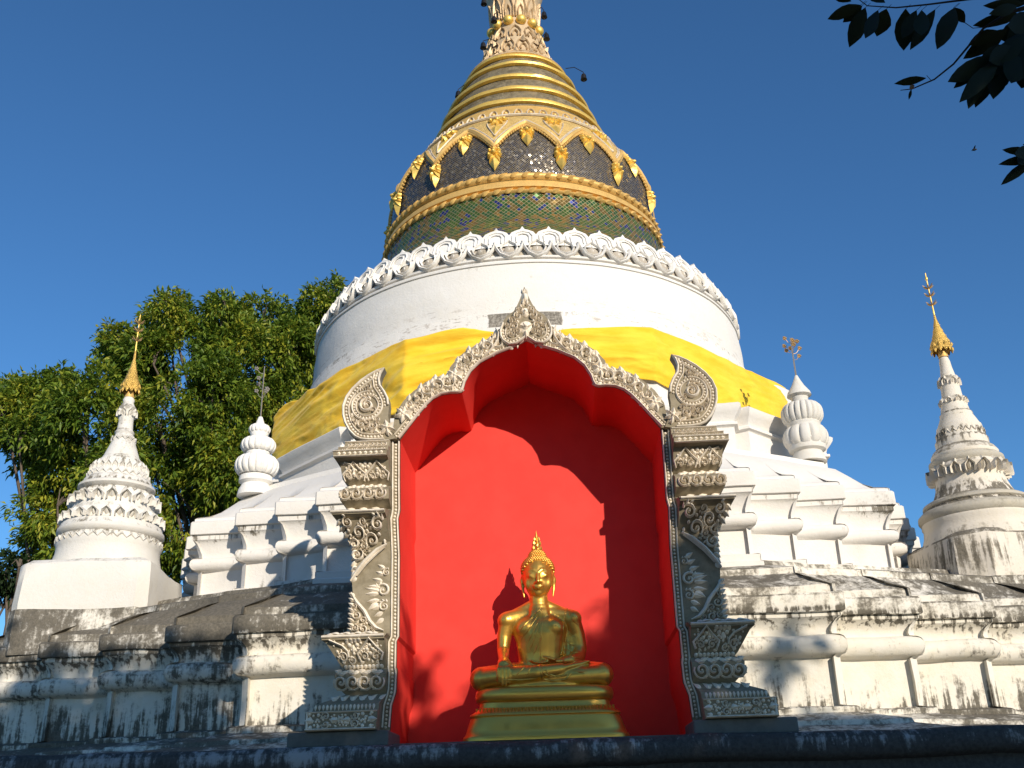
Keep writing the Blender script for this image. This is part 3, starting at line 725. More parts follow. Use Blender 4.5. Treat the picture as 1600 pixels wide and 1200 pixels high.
def fill(mb, poly, rs, f, h, seed=1, h0=0., tries=700, knobs=True):
    R = random.Random(seed); placed = []
    x0 = min(p[0] for p in poly); x1 = max(p[0] for p in poly); y0 = min(p[1] for p in poly); y1 = max(p[1] for p in poly)
    for r in rs:
        for _ in range(tries):
            x = R.uniform(x0, x1); y = R.uniform(y0, y1)
            if not inside(poly, x, y) or edist(poly, x, y) < r * .80: continue
            if any(math.hypot(x - a, y - b) < (r + c) * .90 for a, b, c in placed): continue
            placed.append((x, y, r))
            if r > .028: spiral(mb, (x, y), r, R.uniform(0, 6.28), R.choice((-1, 1)), f, h, h0)
            elif R.random() < .55: petal(mb, (x, y - r), R.uniform(0, 6.28), r * 2.4, r * 1.5, h * .9, f, h0)
            else: knob(mb, (x, y), r * .8, f, h * .8, h0, 6)
def beads(mb, path, r, step, f, h=None, h0=0.):
    d = 0; last = path[0]; acc = 0
    for a, b in zip(path, path[1:]):
        L = math.hypot(b[0] - a[0], b[1] - a[1]); t = acc
        while t < L:
            knob(mb, (a[0] + (b[0] - a[0]) * t / L, a[1] + (b[1] - a[1]) * t / L), r, f, h or r, h0, 6); t += step
        acc = t - L
def shift(path, d):
    out = []; m = len(path)
    for i, p in enumerate(path):
        a = path[max(i - 1, 0)]; b = path[min(i + 1, m - 1)]; dx, dz = b[0] - a[0], b[1] - a[1]; L = math.hypot(dx, dz) or 1
        out.append((p[0] - dz / L * d, p[1] + dx / L * d))
    return out

# -- right pilaster in local coordinates, left one mirrored
def pilaster():
    core = MB(); zs = sorted(set([t[0] for t in OUT] + [t[0] for t in PR] + [t[0] for t in INZ if .715 < t[0] < 3.63]))
    vs = []
    for z in zs: vs += [(u_in(z) + .002, GY + .10, z), (u_in(z) + .002, GY - .0 - max(0, pr(z)) * .0 - .01, z), (u_in(z) + .088, GY - .012, z), (u_in(z) + .09, GY - .02 - pr(z), z), (ou(z), GY - .02 - pr(z), z), (ou(z), GY + .35, z)]
    k = 6; m = len(zs); fs = []
    for i in range(m - 1):
        for j in range(k - 1): fs.append((i * k + j, i * k + j + 1, (i + 1) * k + j + 1, (i + 1) * k + j))
    fs.append(tuple(reversed(range(k)))); fs.append(tuple(range((m - 1) * k, m * k))); core.add(vs, fs)
    rel = MB()
    # bead strip along the opening
    strip = [(u_in(z) + .045, z) for z in np.arange(.75, 3.66, .05)]
    fs_ = lambda u, z, h: (u, GY - .012 - h, z)
    beads(rel, strip, .014, .036, fs_, .016)
    ribbon(rel, [(u - .032, z) for u, z in strip], .018, .03, fs_, False); ribbon(rel, [(u + .034, z) for u, z in strip], .018, .03, fs_, False)
    a = lambda z: u_in(z) + .12
    # entablature: three fillets
    for z, dz in ((3.585, .075), (3.50, .062), (3.432, .055)):
        o = ou(z); k = 9
        for j in range(k):
            u = a(z) + (o - a(z) - .03) * (j + .5) / k
            if dz > .07: spiral(rel, (u, z - .005), .026, 1.2, 1, gf, .02, tail=False); 
            elif dz > .06: spiral(rel, (u, z), .022, 2.4 if j % 2 else -.6, -1, gf, .016, tail=False)
            else: petal(rel, (u - .02, z), 0, .045, .035, .018, gf)
        for s in (-1, 1): ribbon(rel, [(a(z) - .02, z + s * dz * .5), ((a(z) + o) / 2, z + s * dz * .5), (o, z + s * dz * .5)], .013, .018, gf, False)
    # frieze panel with ogee frames
    for cu in (.20, .72):
        c0 = a(3.3) + (ou(3.3) - a(3.3)) * cu
        fr = [(-.10, 3.20), (-.12, 3.26), (-.06, 3.31), (0, 3.375), (.06, 3.31), (.12, 3.26), (.10, 3.20)]
        ribbon(rel, [(c0 + x, z) for x, z in fr], .020, .03, gf, False)
        for s in (-1, 1): spiral(rel, (c0 + s * .05, 3.235), .034, pi / 2 - s * 1.2, s, gf, .03, tail=True)
        knob(rel, (c0, 3.30), .02, gf, .03); knob(rel, (c0, 3.255), .018, gf, .035)
    c0 = a(3.3) + (ou(3.3) - a(3.3)) * .46
    for x, z in ((-.05, 3.35), (.0, 3.355), (.05, 3.35), (-.028, 3.325), (.028, 3.325)): knob(rel, (c0 + x, z), .021, gf, .025)
    petal(rel, (c0, 3.31), -pi / 2, .07, .04, .03, gf)
    c0 = ou(3.3) - .04
    ribbon(rel, [(c0, 3.37), (c0 - .06, 3.35), (c0 - .10, 3.30), (c0 - .08, 3.25)], .02, .03, gf, False); spiral(rel, (c0 - .03, 3.25), .04, 0, 1, gf, .03)
    fill(rel, [(a(3.3), 3.21), (ou(3.22) - .02, 3.21), (ou(3.38) - .02, 3.375), (a(3.3), 3.375)], (.017, .013), gf, .022, 31, tries=260)
    fill(rel, [(a(1.45), 1.345), (ou(1.36) - .03, 1.345), (ou(1.54) - .03, 1.55), (a(1.45), 1.55)], (.018, .013), gf, .022, 32, tries=260)
    fill(rel, [(a(.8) + .01, .745), (2.17, .745), (2.17, .87), (a(.8) + .01, .87)], (.016, .012), gf, .02, 33, tries=260)
    # rolled band of big rosettes
    def roll(z, rr, n_, hh):
        o = ou(z); w = o - a(z)
        for j in range(n_):
            c = (a(z) + w * (j + .5) / n_, z); spiral(rel, c, rr, -1.2, 1, gf, hh, w=rr * .42, turns=1.2); 
            ribbon(rel, [(c[0] + rr * 1.18 * cos(t), c[1] + rr * 1.1 * sin(t)) for t in np.linspace(-3.6, .5, 10)], .016, hh * .7, gf, False)
            petal(rel, (c[0] - rr * .5, z + rr * 1.15), .1, rr * 1.2, rr * .6, hh, gf)
    roll(3.03, .052, 4, .05)
    for j in range(9): petal(rel, (a(3.15) + (ou(3.15) - a(3.15)) * (j + .2) / 9, 3.145), .3 if j % 2 else .0, .08, .05, .05, gf)
    for j in range(7): petal(rel, (a(2.88) + (ou(2.86) - a(2.86)) * (j + .1) / 7, 2.875), .35 if j % 2 else -.15, .11, .055, .05, gf)
    ribbon(rel, [(a(2.81) - .02, 2.815), (1.7, 2.815), (ou(2.81) + .01, 2.815)], .03, .03, gf, False)
    # big acanthus capital tapering outwards-down to a point
    P_ = [(a(2.7), 2.77), (ou(2.7) - .02, 2.77), (ou(2.6) - .02, 2.55), (1.86, 2.25), (1.78, 2.36), (1.66, 2.50), (a(2.6) + .03, 2.56), (a(2.6) - .01, 2.62)]
    cf = lambda u, z, h: (u, GY - .035 - pr(z) - h, z)
    fill(rel, P_, (.07, .055, .042, .022, .018), cf, .055, 5)
    ribbon(rel, [(a(2.6), 2.53), (1.60, 2.47), (1.72, 2.36), (1.81, 2.24), (1.865, 2.16)], .045, .05, ff, True)
    ribbon(rel, [(a(2.6) + .01, 2.50), (1.60, 2.435), (1.71, 2.33), (1.80, 2.21)], .018, .03, ff, True)
    for z in np.arange(2.2, 2.78, .055): petal(rel, (ou(z) - .05, z + .01), -.75, .085, .055, .04, gf)
    # half rosette leaves growing from the strip
    ms = lambda u, z, h: (u, GY - .02 - h, z)
    spiral(rel, (1.535, 2.06), .075, 0, 1, ms, .03, w=.03); spiral(rel, (1.52, 1.90), .055, 2, -1, ms, .03); spiral(rel, (1.505, 2.24), .04, 2, -1, ms, .03)
    for i in range(9):
        z = 1.78 + i * .062; w = .10 * math.exp(-((z - 2.02) / .14) ** 2) + .03
        petal(rel, (1.50 + w * .6, z), (z - 2.02) * 2.2, .08 + w * .5, .05, .03, ms)
    petal(rel, (1.56, 2.05), .25, .17, .05, .03, ms); petal(rel, (1.58, 1.93), -.5, .12, .07, .03, ms)
    # lower acanthus rising from the shelf
    P_ = [(a(1.65) + .02, 1.64), (1.84, 1.64), (1.845, 2.0), (1.78, 1.90), (1.70, 1.80), (1.63, 1.70), (1.55, 1.66)]
    fill(rel, P_, (.05, .038, .03, .018), ms, .045, 8)
    ribbon(rel, [(1.86, 2.05), (1.80, 1.95), (1.72, 1.86), (1.665, 1.76), (1.60, 1.69), (1.52, 1.66)], .04, .05, ms, True)
    for z in np.arange(1.66, 2.02, .05): petal(rel, (1.82, z), .5, .08, .045, .04, ms)
    for j in range(9): petal(rel, (1.55 + j * .055, 1.615), .25 if j % 2 else .05, .10, .05, .05, lambda u, z, h: (u, GY - .10 - h, z))
    ribbon(rel, [(a(1.58) - .02, 1.585), (1.8, 1.585), (ou(1.58) + .005, 1.585)], .03, .03, gf, False)
    # shelf panel
    for cu, sc in ((.24, 1.), ):
        c0 = a(1.45) + (ou(1.45) - a(1.45)) * cu
        fr = [(-.10, 1.37), (-.125, 1.43), (-.06, 1.49), (0, 1.56), (.06, 1.49), (.125, 1.43), (.10, 1.37)]
        ribbon(rel, [(c0 + x, z) for x, z in fr], .022, .035, gf, False)
        for s in (-1, 1): spiral(rel, (c0 + s * .055, 1.405), .04, pi / 2 - s * 1.2, s, gf, .035)
        for x, z in ((0, 1.50), (-.03, 1.465), (.03, 1.465), (0, 1.43)): knob(rel, (c0 + x, z), .02, gf, .03)
    c0 = a(1.45) + (ou(1.45) - a(1.45)) * .58
    for x, z in ((-.07, 1.545), (-.03, 1.54), (.01, 1.545), (.05, 1.54), (-.045, 1.505), (.03, 1.505)): knob(rel, (c0 + x, z), .021, gf, .025)
    petal(rel, (c0 - .005, 1.51), -pi / 2, .09, .05, .03, gf)
    ribbon(rel, [(ou(1.5) - .02, 1.55), (ou(1.5) - .14, 1.50), (ou(1.5) - .19, 1.45), (ou(1.4) - .13, 1.40)], .022, .035, gf, False)
    spiral(rel, (ou(1.4) - .08, 1.40), .05, 0, 1, gf, .035); spiral(rel, (ou(1.4) - .17, 1.375), .035, 0, -1, gf, .03)
    for j in range(10): knob(rel, (a(1.3) + (ou(1.3) - a(1.3)) * (j + .5) / 10, 1.315), .022, gf, .04)
    # lower rolled band
    roll(1.165, .062, 4, .05)
    for j in range(8): petal(rel, (a(1.27) + (ou(1.25) - a(1.25)) * (j + .1) / 8, 1.265), .3 if j % 2 else -.1, .09, .05, .05, gf)
    # sloping leaf band and dentils
    for j in range(11): petal(rel, (a(1.0) + (ou(1.0) - a(1.0)) * (j + .2) / 11, 1.0), .5 if j % 2 else 2.4, .085, .05, .045, gf)
    for j in range(16): petal(rel, (a(.93) + (ou(.93) - a(.93)) * (j + .5) / 16, .955), -pi / 2, .06, .028, .03, gf)
    # pedestal panel
    z0, z1 = .73, .885
    for z in (z0, z1): ribbon(rel, [(a(z) - .02, z), (1.8, z), (2.2, z)], .018, .025, gf, False)
    ribbon(rel, [(2.185, z0), (2.185, z1)], .02, .025, gf, False)
    cx = (a(.8) + 2.18) / 2
    for s in (-1, 1):
        spiral(rel, (cx + s * .14, .845), .038, 0, s, gf, .03); spiral(rel, (cx + s * .14, .77), .038, 0, -s, gf, .03)
        petal(rel, (cx + s * .26, .81), 0 if s > 0 else pi, .09, .06, .035, gf); petal(rel, (cx + s * .10, .81), pi if s > 0 else 0, .09, .06, .035, gf)
        for x, z in ((.22, .86), (.22, .755), (.30, .75), (.31, .87), (.33, .81)): knob(rel, (cx + s * x * .95, z), .018, gf, .02)
    for a_ in range(6): petal(rel, (cx, .81), a_ * pi / 3, .05, .03, .03, gf)
    return core, rel
core, rel = pilaster()
for side in (1, -1):
    c_ = core if side > 0 else core.mirror(); r_ = rel if side > 0 else rel.mirror()
    c2 = MB(); c2.add(c_.v, c_.f); r2 = MB(); r2.add(r_.v, r_.f)
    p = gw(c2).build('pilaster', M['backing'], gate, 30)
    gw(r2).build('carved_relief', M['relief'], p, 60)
    mb = MB(); x0, x1 = (1.42, 2.38) if side > 0 else (-2.38, -1.42)
    prof = [(0, .57), (0, .70), (-.015, .714), (-1, .715)]
    box(mb, x0, x1, GY - .22, GY + .5, .57, .712)
    o = gw(mb).build('plinth', M['cement'], gate, 0)
    bv = o.modifiers.new('b', 'BEVEL'); bv.width = .02; bv.segments = 3

# -- arch band
OB = [(1.465, 3.80), (1.45, 3.95), (1.36, 4.10), (1.25, 4.215), (1.12, 4.315), (.985, 4.373), (.90, 4.38), (.865, 4.42), (.85, 4.48), (.755, 4.60), (.65, 4.685), (.48, 4.775), (.377, 4.843), (.30, 4.92), (.0, 4.95)]
INA = [(x, z) for x, z in IN if z >= 3.66]
ring = [(-x, z) for x, z in OB] + [(x, z) for x, z in reversed(OB[:-1])] + [(1.5, 3.66)] + [(x, z) for x, z in INA] + [(-x, z) for x, z in reversed(INA[:-1])] + [(-1.5, 3.66)]
# extruded slab of an outline; front at y0, back at y1
def slab(mb, poly, y0, y1):
    n = len(poly); area = sum(poly[i - 1][0] * poly[i][1] - poly[i][0] * poly[i - 1][1] for i in range(n))
    if area < 0: poly = list(reversed(poly))
    mb.add([(x, y0, z) for x, z in poly] + [(x, y1, z) for x, z in poly], [tuple(range(n)), tuple(reversed(range(n, 2 * n)))] + [(i, n + i, n + (i + 1) % n, (i + 1) % n) for i in range(n)])
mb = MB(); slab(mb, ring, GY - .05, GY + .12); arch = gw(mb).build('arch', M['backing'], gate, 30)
rel = MB()
inR = [(x, z) for x, z in INA if True]
path_in = shift(INA, -.018 if False else .018)
for s in (1, -1):
    pass
def band_relief():
    mb = MB()
    ribbon(mb, shift(INA, -.014), .028, .045, ff, False)
    beads(mb, shift(INA, -.046), .0125, .034, ff, .016)
    ribbon(mb, shift(INA, -.072), .014, .028, ff, False)
    # chain of scrolls along the centre of the band
    outp = OB[1:-1]; k = 0
    def lerp_path(path, t):
        L = [0]
        for a, b in zip(path, path[1:]): L.append(L[-1] + math.hypot(b[0] - a[0], b[1] - a[1]))
        d = t * L[-1]; i = max(j for j in range(len(L)) if L[j] <= d + 1e-9); i = min(i, len(path) - 2)
        q = (d - L[i]) / (L[i + 1] - L[i]); return (path[i][0] + (path[i + 1][0] - path[i][0]) * q, path[i][1] + (path[i + 1][1] - path[i][1]) * q)
    n_ = 13; ina = INA[1:]
    for i in range(n_):
        t = (i + .5) / n_; a = lerp_path(ina, t); b = lerp_path(outp, t); w = math.hypot(b[0] - a[0], b[1] - a[1])
        c = (a[0] + (b[0] - a[0]) * .60, a[1] + (b[1] - a[1]) * .60); an = math.atan2(b[1] - a[1], b[0] - a[0]); r = min(.085, w * .30)
        fr = i in (6,)
        if fr or i == 0:
            for q in range(6): petal(mb, c, an + q * pi / 3, .105, .07, .06, ff, .02)
            knob(mb, c, .03, ff, .08)
        else:
            spiral(mb, c, r, an + (2.2 if i % 2 else -2.2), 1 if i % 2 else -1, ff, .06, w=r * .40, turns=1.15)
            petal(mb, (c[0] + r * cos(an + 1.6), c[1] + r * sin(an + 1.6)), an + 1.9, r * 1.1, r * .7, .05, ff)
        # leafy outer edge
        for q in (-.3, .25):
            pr_ = .0 if (i * 2 + (q > 0)) % 3 else .02
            tt = min(1, max(0, t + q / n_)); o_ = lerp_path(outp, tt); petal(mb, (o_[0] - (.065 - pr_) * cos(an), o_[1] - (.065 - pr_) * sin(an)), an + 1.25 - 12 * pr_, .10, .08, .05, lambda u, z, h: (u, GY - .03 - h, z))
        ins = (a[0] + (b[0] - a[0]) * .28, a[1] + (b[1] - a[1]) * .28); knob(mb, ins, .018, ff, .03)
        petal(mb, (ins[0] + .01 * cos(an), ins[1] + .01 * sin(an)), an + .9, .08, .04, .035, ff)
    R = random.Random(3); poly = INA[1:] + list(reversed(outp))
    fill(mb, poly, (.024, .018), ff, .028, 4, tries=900)
    # S-ribbon at the foot of the crest
    ribbon(mb, [(.335, 4.92), (.305, 4.85), (.315, 4.77), (.36, 4.69), (.42, 4.62), (.50, 4.56)], .03, .07, ff, True)
    ribbon(mb, [(.385, 4.86), (.365, 4.80), (.385, 4.73), (.44, 4.67)], .02, .05, ff, True)
    return mb
b_ = band_relief(); r2 = MB(); r2.add(b_.v, b_.f); bm_ = b_.mirror(); r2.add(bm_.v, bm_.f)
gw(r2).build('carved_relief', M['relief'], arch, 60)

# -- crest: heart-shaped leaf with a pointed top
CR = [(0, 5.415), (.018, 5.36), (.038, 5.30), (.060, 5.24), (.088, 5.175), (.130, 5.105), (.205, 5.05), (.262, 4.97), (.293, 4.87), (.290, 4.80), (.262, 4.74), (.19, 4.685), (.10, 4.70), (.04, 4.745), (0, 4.775)]
cr = CR + [(-x, z) for x, z in reversed(CR[1:-1])]
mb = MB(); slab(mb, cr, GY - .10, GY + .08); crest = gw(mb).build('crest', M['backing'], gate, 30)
cf = lambda u, z, h: (u, GY - .10 - h, z)
b_ = MB()
ribbon(b_, shift(CR[7:], -.012), .026, .035, cf, False); beads(b_, shift(CR[8:-1], -.042), .014, .036, cf, .02); ribbon(b_, shift(CR[7:-1], -.066), .014, .028, cf, False)
for i in range(5):
    x, z = CR[1 + i]; petal(b_, (x - .035, z - .05), 1.75 - .02 * i, .07, .04, .05, cf)
P_ = [(0.02, 5.30), (.06, 5.20), (.13, 5.09), (.21, 5.00), (.235, 4.92), (.235, 4.85), (.19, 4.79), (.1, 4.79), (.06, 4.82), (.06, 4.97), (.015, 5.02)]
fill(b_, P_, (.05, .042, .032, .022, .016), cf, .05, 21, tries=500)
r2 = MB(); r2.add(b_.v, b_.f); bm_ = b_.mirror(); r2.add(bm_.v, bm_.f)
for rr, hh in ((.075, .03), (.05, .05), (.028, .075)): knob(r2, (0, 4.90), rr, cf, hh, n=16)
for a_ in (-.9, -.3, .3, .9): petal(r2, (0, 4.87), pi / 2 + a_, .10, .05, .06, cf)
petal(r2, (0, 4.86), -pi / 2, .11, .07, .07, cf)
knob(r2, (0, 5.09), .045, cf, .05, n=12); knob(r2, (0, 5.09), .022, cf, .07)
petal(r2, (0, 5.02), pi / 2, .12, .08, .05, cf); petal(r2, (0, 5.20), pi / 2, .19, .08, .05, cf)
gw(r2).build('carved_relief', M['relief'], crest, 60)

# -- volutes: comma shaped slabs at the springing
VO = [(1.43, 3.662), (1.50, 3.80), (1.515, 3.93), (1.505, 4.05), (1.515, 4.13), (1.555, 4.215), (1.605, 4.29), (1.615, 4.36), (1.60, 4.42), (1.565, 4.49), (1.65, 4.468), (1.74, 4.42), (1.83, 4.355), (1.92, 4.265), (1.985, 4.17), (2.02, 4.06), (2.015, 3.95), (1.99, 3.86), (1.94, 3.765), (1.87, 3.69), (1.80, 3.655), (1.70, 3.642), (1.55, 3.642)]
def vol():
    core = MB(); slab(core, VO, GY - .09, GY + .05)
    m = MB(); vf = lambda u, z, h: (u, GY - .09 - h, z)
    cl_ = VO[3:] ; ribbon(m, shift(cl_, -.014), .028, .035, vf, False); beads(m, shift(cl_[:], -.048), .014, .038, vf, .02); ribbon(m, shift(cl_, -.076), .014, .026, vf, False)
    c = (1.745, 4.05)
    rg = lambda r, a0, a1, n=26: [(c[0] + r * 1.0 * cos(t), c[1] + r * sin(t)) for t in np.linspace(a0, a1, n)]
    ribbon(m, rg(.165, 2.6, 2.6 + 2 * pi * .86), .02, .03, vf, False); beads(m, rg(.143, 2.6, 2.6 + 2 * pi), .012, .034, vf, .018); ribbon(m, rg(.122, 0, 2 * pi), .014, .028, vf, False)
    spiral(m, c, .085, 1.9, -1, vf, .055, w=.035, turns=1.6)
    spiral(m, (c[0] - .075, c[1] - .06), .035, 0, 1, vf, .035); spiral(m, (c[0] + .02, c[1] + .085), .03, 0, -1, vf, .03)
    inner = [(c[0] + .185 * cos(t), c[1] + .185 * sin(t)) for t in np.linspace(0, 2 * pi, 20)]
    top = [(1.60, 4.22), (1.66, 4.27), (1.655, 4.40), (1.74, 4.34), (1.86, 4.22), (1.93, 4.08), (1.935, 3.95), (1.90, 3.83), (1.82, 3.74), (1.70, 3.725), (1.58, 3.73), (1.55, 3.82), (1.60, 3.87), (1.75, 3.865), (1.86, 3.92), (1.925, 4.05), (1.86, 4.19), (1.75, 4.235), (1.65, 4.22)]
    for rs, zz_ in (((.050, .04, .03, .02, .016), 1),):
        R = random.Random(17); placed = []
        for r in rs:
            for _ in range(900):
                x = R.uniform(1.55, 2.0); z = R.uniform(3.7, 4.45)
                if not inside(VO, x, z) or edist(VO, x, z) < r + .078: continue
                if math.hypot(x - c[0], z - c[1]) < .165 + r: continue
                if any(math.hypot(x - a, z - b) < (r + q) * .88 for a, b, q in placed): continue
                placed.append((x, z, r))
                if r > .028: spiral(m, (x, z), r, R.uniform(0, 6.28), R.choice((-1, 1)), vf, .05)
                else: petal(m, (x, z), R.uniform(0, 6.28), r * 2.6, r * 1.6, .04, vf)
    for q in range(6): petal(m, (1.52, 3.78), q * pi / 3 + .3, .10, .06, .06, vf, .01)
    knob(m, (1.52, 3.78), .028, vf, .08)
    for x, z in ((1.60, 3.72), (1.66, 3.76), (1.47, 3.70)): petal(m, (x, z), .5, .09, .05, .05, vf)
    return core, m
core, rel = vol()
for side in (1, -1):
    c_ = core if side > 0 else core.mirror(); r_ = rel if side > 0 else rel.mirror(); c2 = MB(); c2.add(c_.v, c_.f); r2 = MB(); r2.add(r_.v, r_.f)
    p = gw(c2).build('volute', M['backing'], gate, 30); gw(r2).build('carved_relief', M['relief'], p, 60)
# -- body of the niche behind the face (plain rendered walls and vault)
mb = MB(); shell_o = [(-1.80, .6), (-1.80, 3.62), (-1.45, 3.70)] + [(-x * .97, z - .05) for x, z in OB[1:]] + [(x * .97, z - .05) for x, z in reversed(OB[1:-1])] + [(1.45, 3.70), (1.80, 3.62), (1.80, .6)]
inn = [(x * 1.012, z + .01 if z > 3.7 else z) for x, z in reversed(loop)]
poly = shell_o + inn
slab(mb, poly, GY + .11, GY + D + .16); gw(mb).build('niche_wall', M['upper'], gate, 30)
mb = MB(); slab(mb, shell_o, GY + D + .012, GY + D + .15); gw(mb).build('niche_rear', M['upper'], gate, 30)

# ------------------------------------------------------------------ golden Buddha
SX, SY_, SZ = .03, GY + .50, 1.10
bud = empty('buddha_statue', (SX, SY_, .60), 'polished golden seated Buddha statue on a stepped gold base inside the red niche', 'statue')
def remeshed(mb, vox, smooth_it=4):
    me = bpy.data.meshes.new('tmp'); me.from_pydata(mb.v, [], mb.f); me.update(); o = bpy.data.objects.new('tmp', me); COL.objects.link(o)
    r = o.modifiers.new('r', 'REMESH'); r.mode = 'VOXEL'; r.voxel_size = vox; r.use_smooth_shade = True
    s = o.modifiers.new('s', 'SMOOTH'); s.iterations = smooth_it; s.factor = .5
    dg = bpy.context.evaluated_depsgraph_get(); dg.update(); ev = o.evaluated_get(dg); m2 = bpy.data.meshes.new_from_object(ev)
    bpy.data.objects.remove(o); return m2
def limb(mb, pts, rad_, n=14, flat=None):
    pts = [Vector(p) for p in pts]
    for a, b, ra, rb in zip(pts, pts[1:], rad_, rad_[1:]):
        k = max(2, int((b - a).length / (min(ra, rb) * .35)))
        for i in range(k + 1):
            t = i / k; ball(mb, a.lerp(b, t), ra + (rb - ra) * t, 14, 10, flat or (1, 1, 1))
body = MB()
E_ = lambda x, y, z, rx, ry, rz: ball(body, (x, y, z), 1., 20, 14, (rx, ry, rz))
# trunk
TR = ((.08, .30, .23, .04), (.13, .265, .20, .03), (.18, .24, .185, .025), (.24, .235, .17, .02), (.30, .232, .165, .015), (.36, .238, .165, .012), (.42, .248, .168, .006), (.48, .25, .172, .0), (.54, .27, .175, -.005), (.60, .29, .172, 0), (.64, .30, .155, .01))
for q_ in range(41):
    z = .08 + .56 * q_ / 40; E_(0, np.interp(z, [t[0] for t in TR], [t[3] for t in TR]), z, np.interp(z, [t[0] for t in TR], [t[1] for t in TR]), np.interp(z, [t[0] for t in TR], [t[2] for t in TR]), .14)
E_(-.13, -.07, .60, .13, .10, .11); E_(.13, -.07, .60, .13, .10, .11)
limb(body, [(-.33, .01, .70), (0, .02, .775), (.33, .01, .70)], [.10, .095, .10])
E_(-.345, 0, .70, .095, .10, .09); E_(.345, 0, .70, .095, .10, .09)
limb(body, [(0, .0, .74), (0, -.01, .84), (0, -.02, .96)], [.14, .100, .098])
limb(body, [(-.30, .02, .74), (-.16, .02, .79), (-.05, .01, .85)], [.06, .075, .07]); limb(body, [(.30, .02, .74), (.16, .02, .79), (.05, .01, .85)], [.06, .075, .07])
for z in (.845, .875): lathe(body, [(.07, z - .012), (.093, z), (.07, z + .012)], (0, -.012), 20)
# head
E_(0, -.03, 1.15, .158, .165, .205); E_(0, -.05, 1.04, .132, .135, .12); E_(0, -.11, .965, .055, .05, .045); E_(-.085, -.09, 1.06, .062, .058, .08); E_(.085, -.09, 1.06, .062, .058, .08)
E_(0, 0, 1.24, .158, .165, .13)
limb(body, [(0, -.188, 1.157), (0, -.212, 1.092), (0, -.222, 1.057)], [.014, .019, .023]); E_(-.026, -.196, 1.050, .017, .017, .013); E_(.026, -.196, 1.050, .017, .017, .013)
for s in (-1, 1):
    E_(s * .064, -.160, 1.130, .042, .026, .026)                             # closed lids
    limb(body, [(s * .014, -.192, 1.162), (s * .045, -.187, 1.188), (s * .085, -.165, 1.190), (s * .122, -.128, 1.162)], [.0085, .0085, .008, .006])
    limb(body, [(s * .022, -.180, 1.120), (s * .06, -.182, 1.108), (s * .10, -.158, 1.120)], [.005, .006, .005])
    # long ears
    limb(body, [(s * .158, .0, 1.172), (s * .170, -.005, 1.112), (s * .165, -.01, 1.042), (s * .158, -.02, .99), (s * .150, -.03, .93)], [.016, .026, .018, .017, .011])
    limb(body, [(s * .150, -.02, 1.162), (s * .155, -.03, 1.092)], [.012, .012])
limb(body, [(-.058, -.176, 1.024), (-.028, -.193, 1.012), (0, -.198, 1.015), (.028, -.193, 1.012), (.058, -.176, 1.024)], [.006, .010, .010, .010, .006])
limb(body, [(-.04, -.178, 0.999), (0, -.190, 0.992), (.04, -.178, 0.999)], [.007, .013, .007])
# his right arm (left in view) reaching down over the shin
limb(body, [(-.335, 0, .69), (-.370, .02, .55), (-.385, .0, .40), (-.38, -.10, .32), (-.375, -.25, .27), (-.372, -.30, .255)], [.088, .078, .064, .056, .043, .042])
limb(body, [(-.372, -.31, .25), (-.372, -.375, .215)], [.055, .055], flat=(1.15, .8, .8))
for i, (dx, L) in enumerate(((-.048, .13), (-.016, .16), (.017, .165), (.048, .14))):
    x = -.372 + dx; limb(body, [(x, -.39, .205), (x + dx * .1, -.428, .165), (x + dx * .12, -.432, .165 - L * .55), (x + dx * .1, -.415, .165 - L)], [.018, .018, .016, .011])
limb(body, [(-.325, -.33, .24), (-.300, -.385, .20), (-.302, -.405, .14)], [.022, .019, .013])
# his left arm, hand in the lap palm up
limb(body, [(.335, 0, .69), (.375, .03, .55), (.40, .03, .40), (.385, -.03, .31), (.30, -.14, .265), (.21, -.20, .25)], [.095, .09, .080, .070, .056, .045])
limb(body, [(.30, .05, .60), (.31, .05, .42), (.30, .03, .28)], [.09, .09, .09])
limb(body, [(.19, -.215, .245), (.09, -.245, .235)], [.050, .048], flat=(1, 1, .6))
for dy, L in ((-.06, .15), (-.028, .175), (.006, .17), (.038, .14)):
    y = -.25 + dy; limb(body, [(.06, y, .235), (.0, y, .225), (.06 - L * .8, y, .235), (.05 - L, y, .255)], [.017, .017, .015, .011])
limb(body, [(.13, -.29, .255), (.07, -.315, .275), (.02, -.315, .285)], [.020, .017, .012])
# crossed legs
limb(body, [(-.14, .02, .13), (-.38, -.10, .11), (-.60, -.22, .095)], [.16, .145, .12])
limb(body, [(.14, .02, .13), (.38, -.10, .12), (.60, -.22, .105)], [.16, .145, .12])
limb(body, [(-.60, -.23, .095), (-.35, -.34, .105), (-.05, -.40, .12), (.20, -.36, .15)], [.105, .095, .078, .062])
limb(body, [(.60, -.23, .105), (.40, -.31, .09), (.10, -.34, .07), (-.20, -.36, .06)], [.105, .095, .075, .06])
limb(body, [(.20, -.36, .155), (.34, -.33, .19), (.44, -.29, .215)], [.058, .050, .042], flat=(1, 1.1, .6))
for i in range(5): limb(body, [(.44 + .0 * i, -.335 + .022 * i, .215), (.485 - abs(i - 1) * .006, -.335 + .022 * i, .225)], [.013, .010])
E_(0, -.12, .055, .52, .28, .085); E_(0, -.20, .0, .55, .22, .06)
body.v = [(x + SX, y + SY_, z + SZ) for x, y, z in body.v]
me = remeshed(body, .0085, 9)
bo = bpy.data.objects.new('body', me); COL.objects.link(bo); bo.parent = bud
for v in me.vertices: v.co = v.co - bud.location
me.materials.clear(); me.materials.append(M['brass']); me.shade_smooth()
bvh = BVHTree.FromPolygons([v.co + bud.location for v in me.vertices], [tuple(p.vertices) for p in me.polygons])
def onbody(x, z, back=False):
    h = bvh.ray_cast(Vector((x + SX, SY_ - 2, z + SZ)), Vector((0, 1, 0)))
    return h[0] if h[0] is not None else None
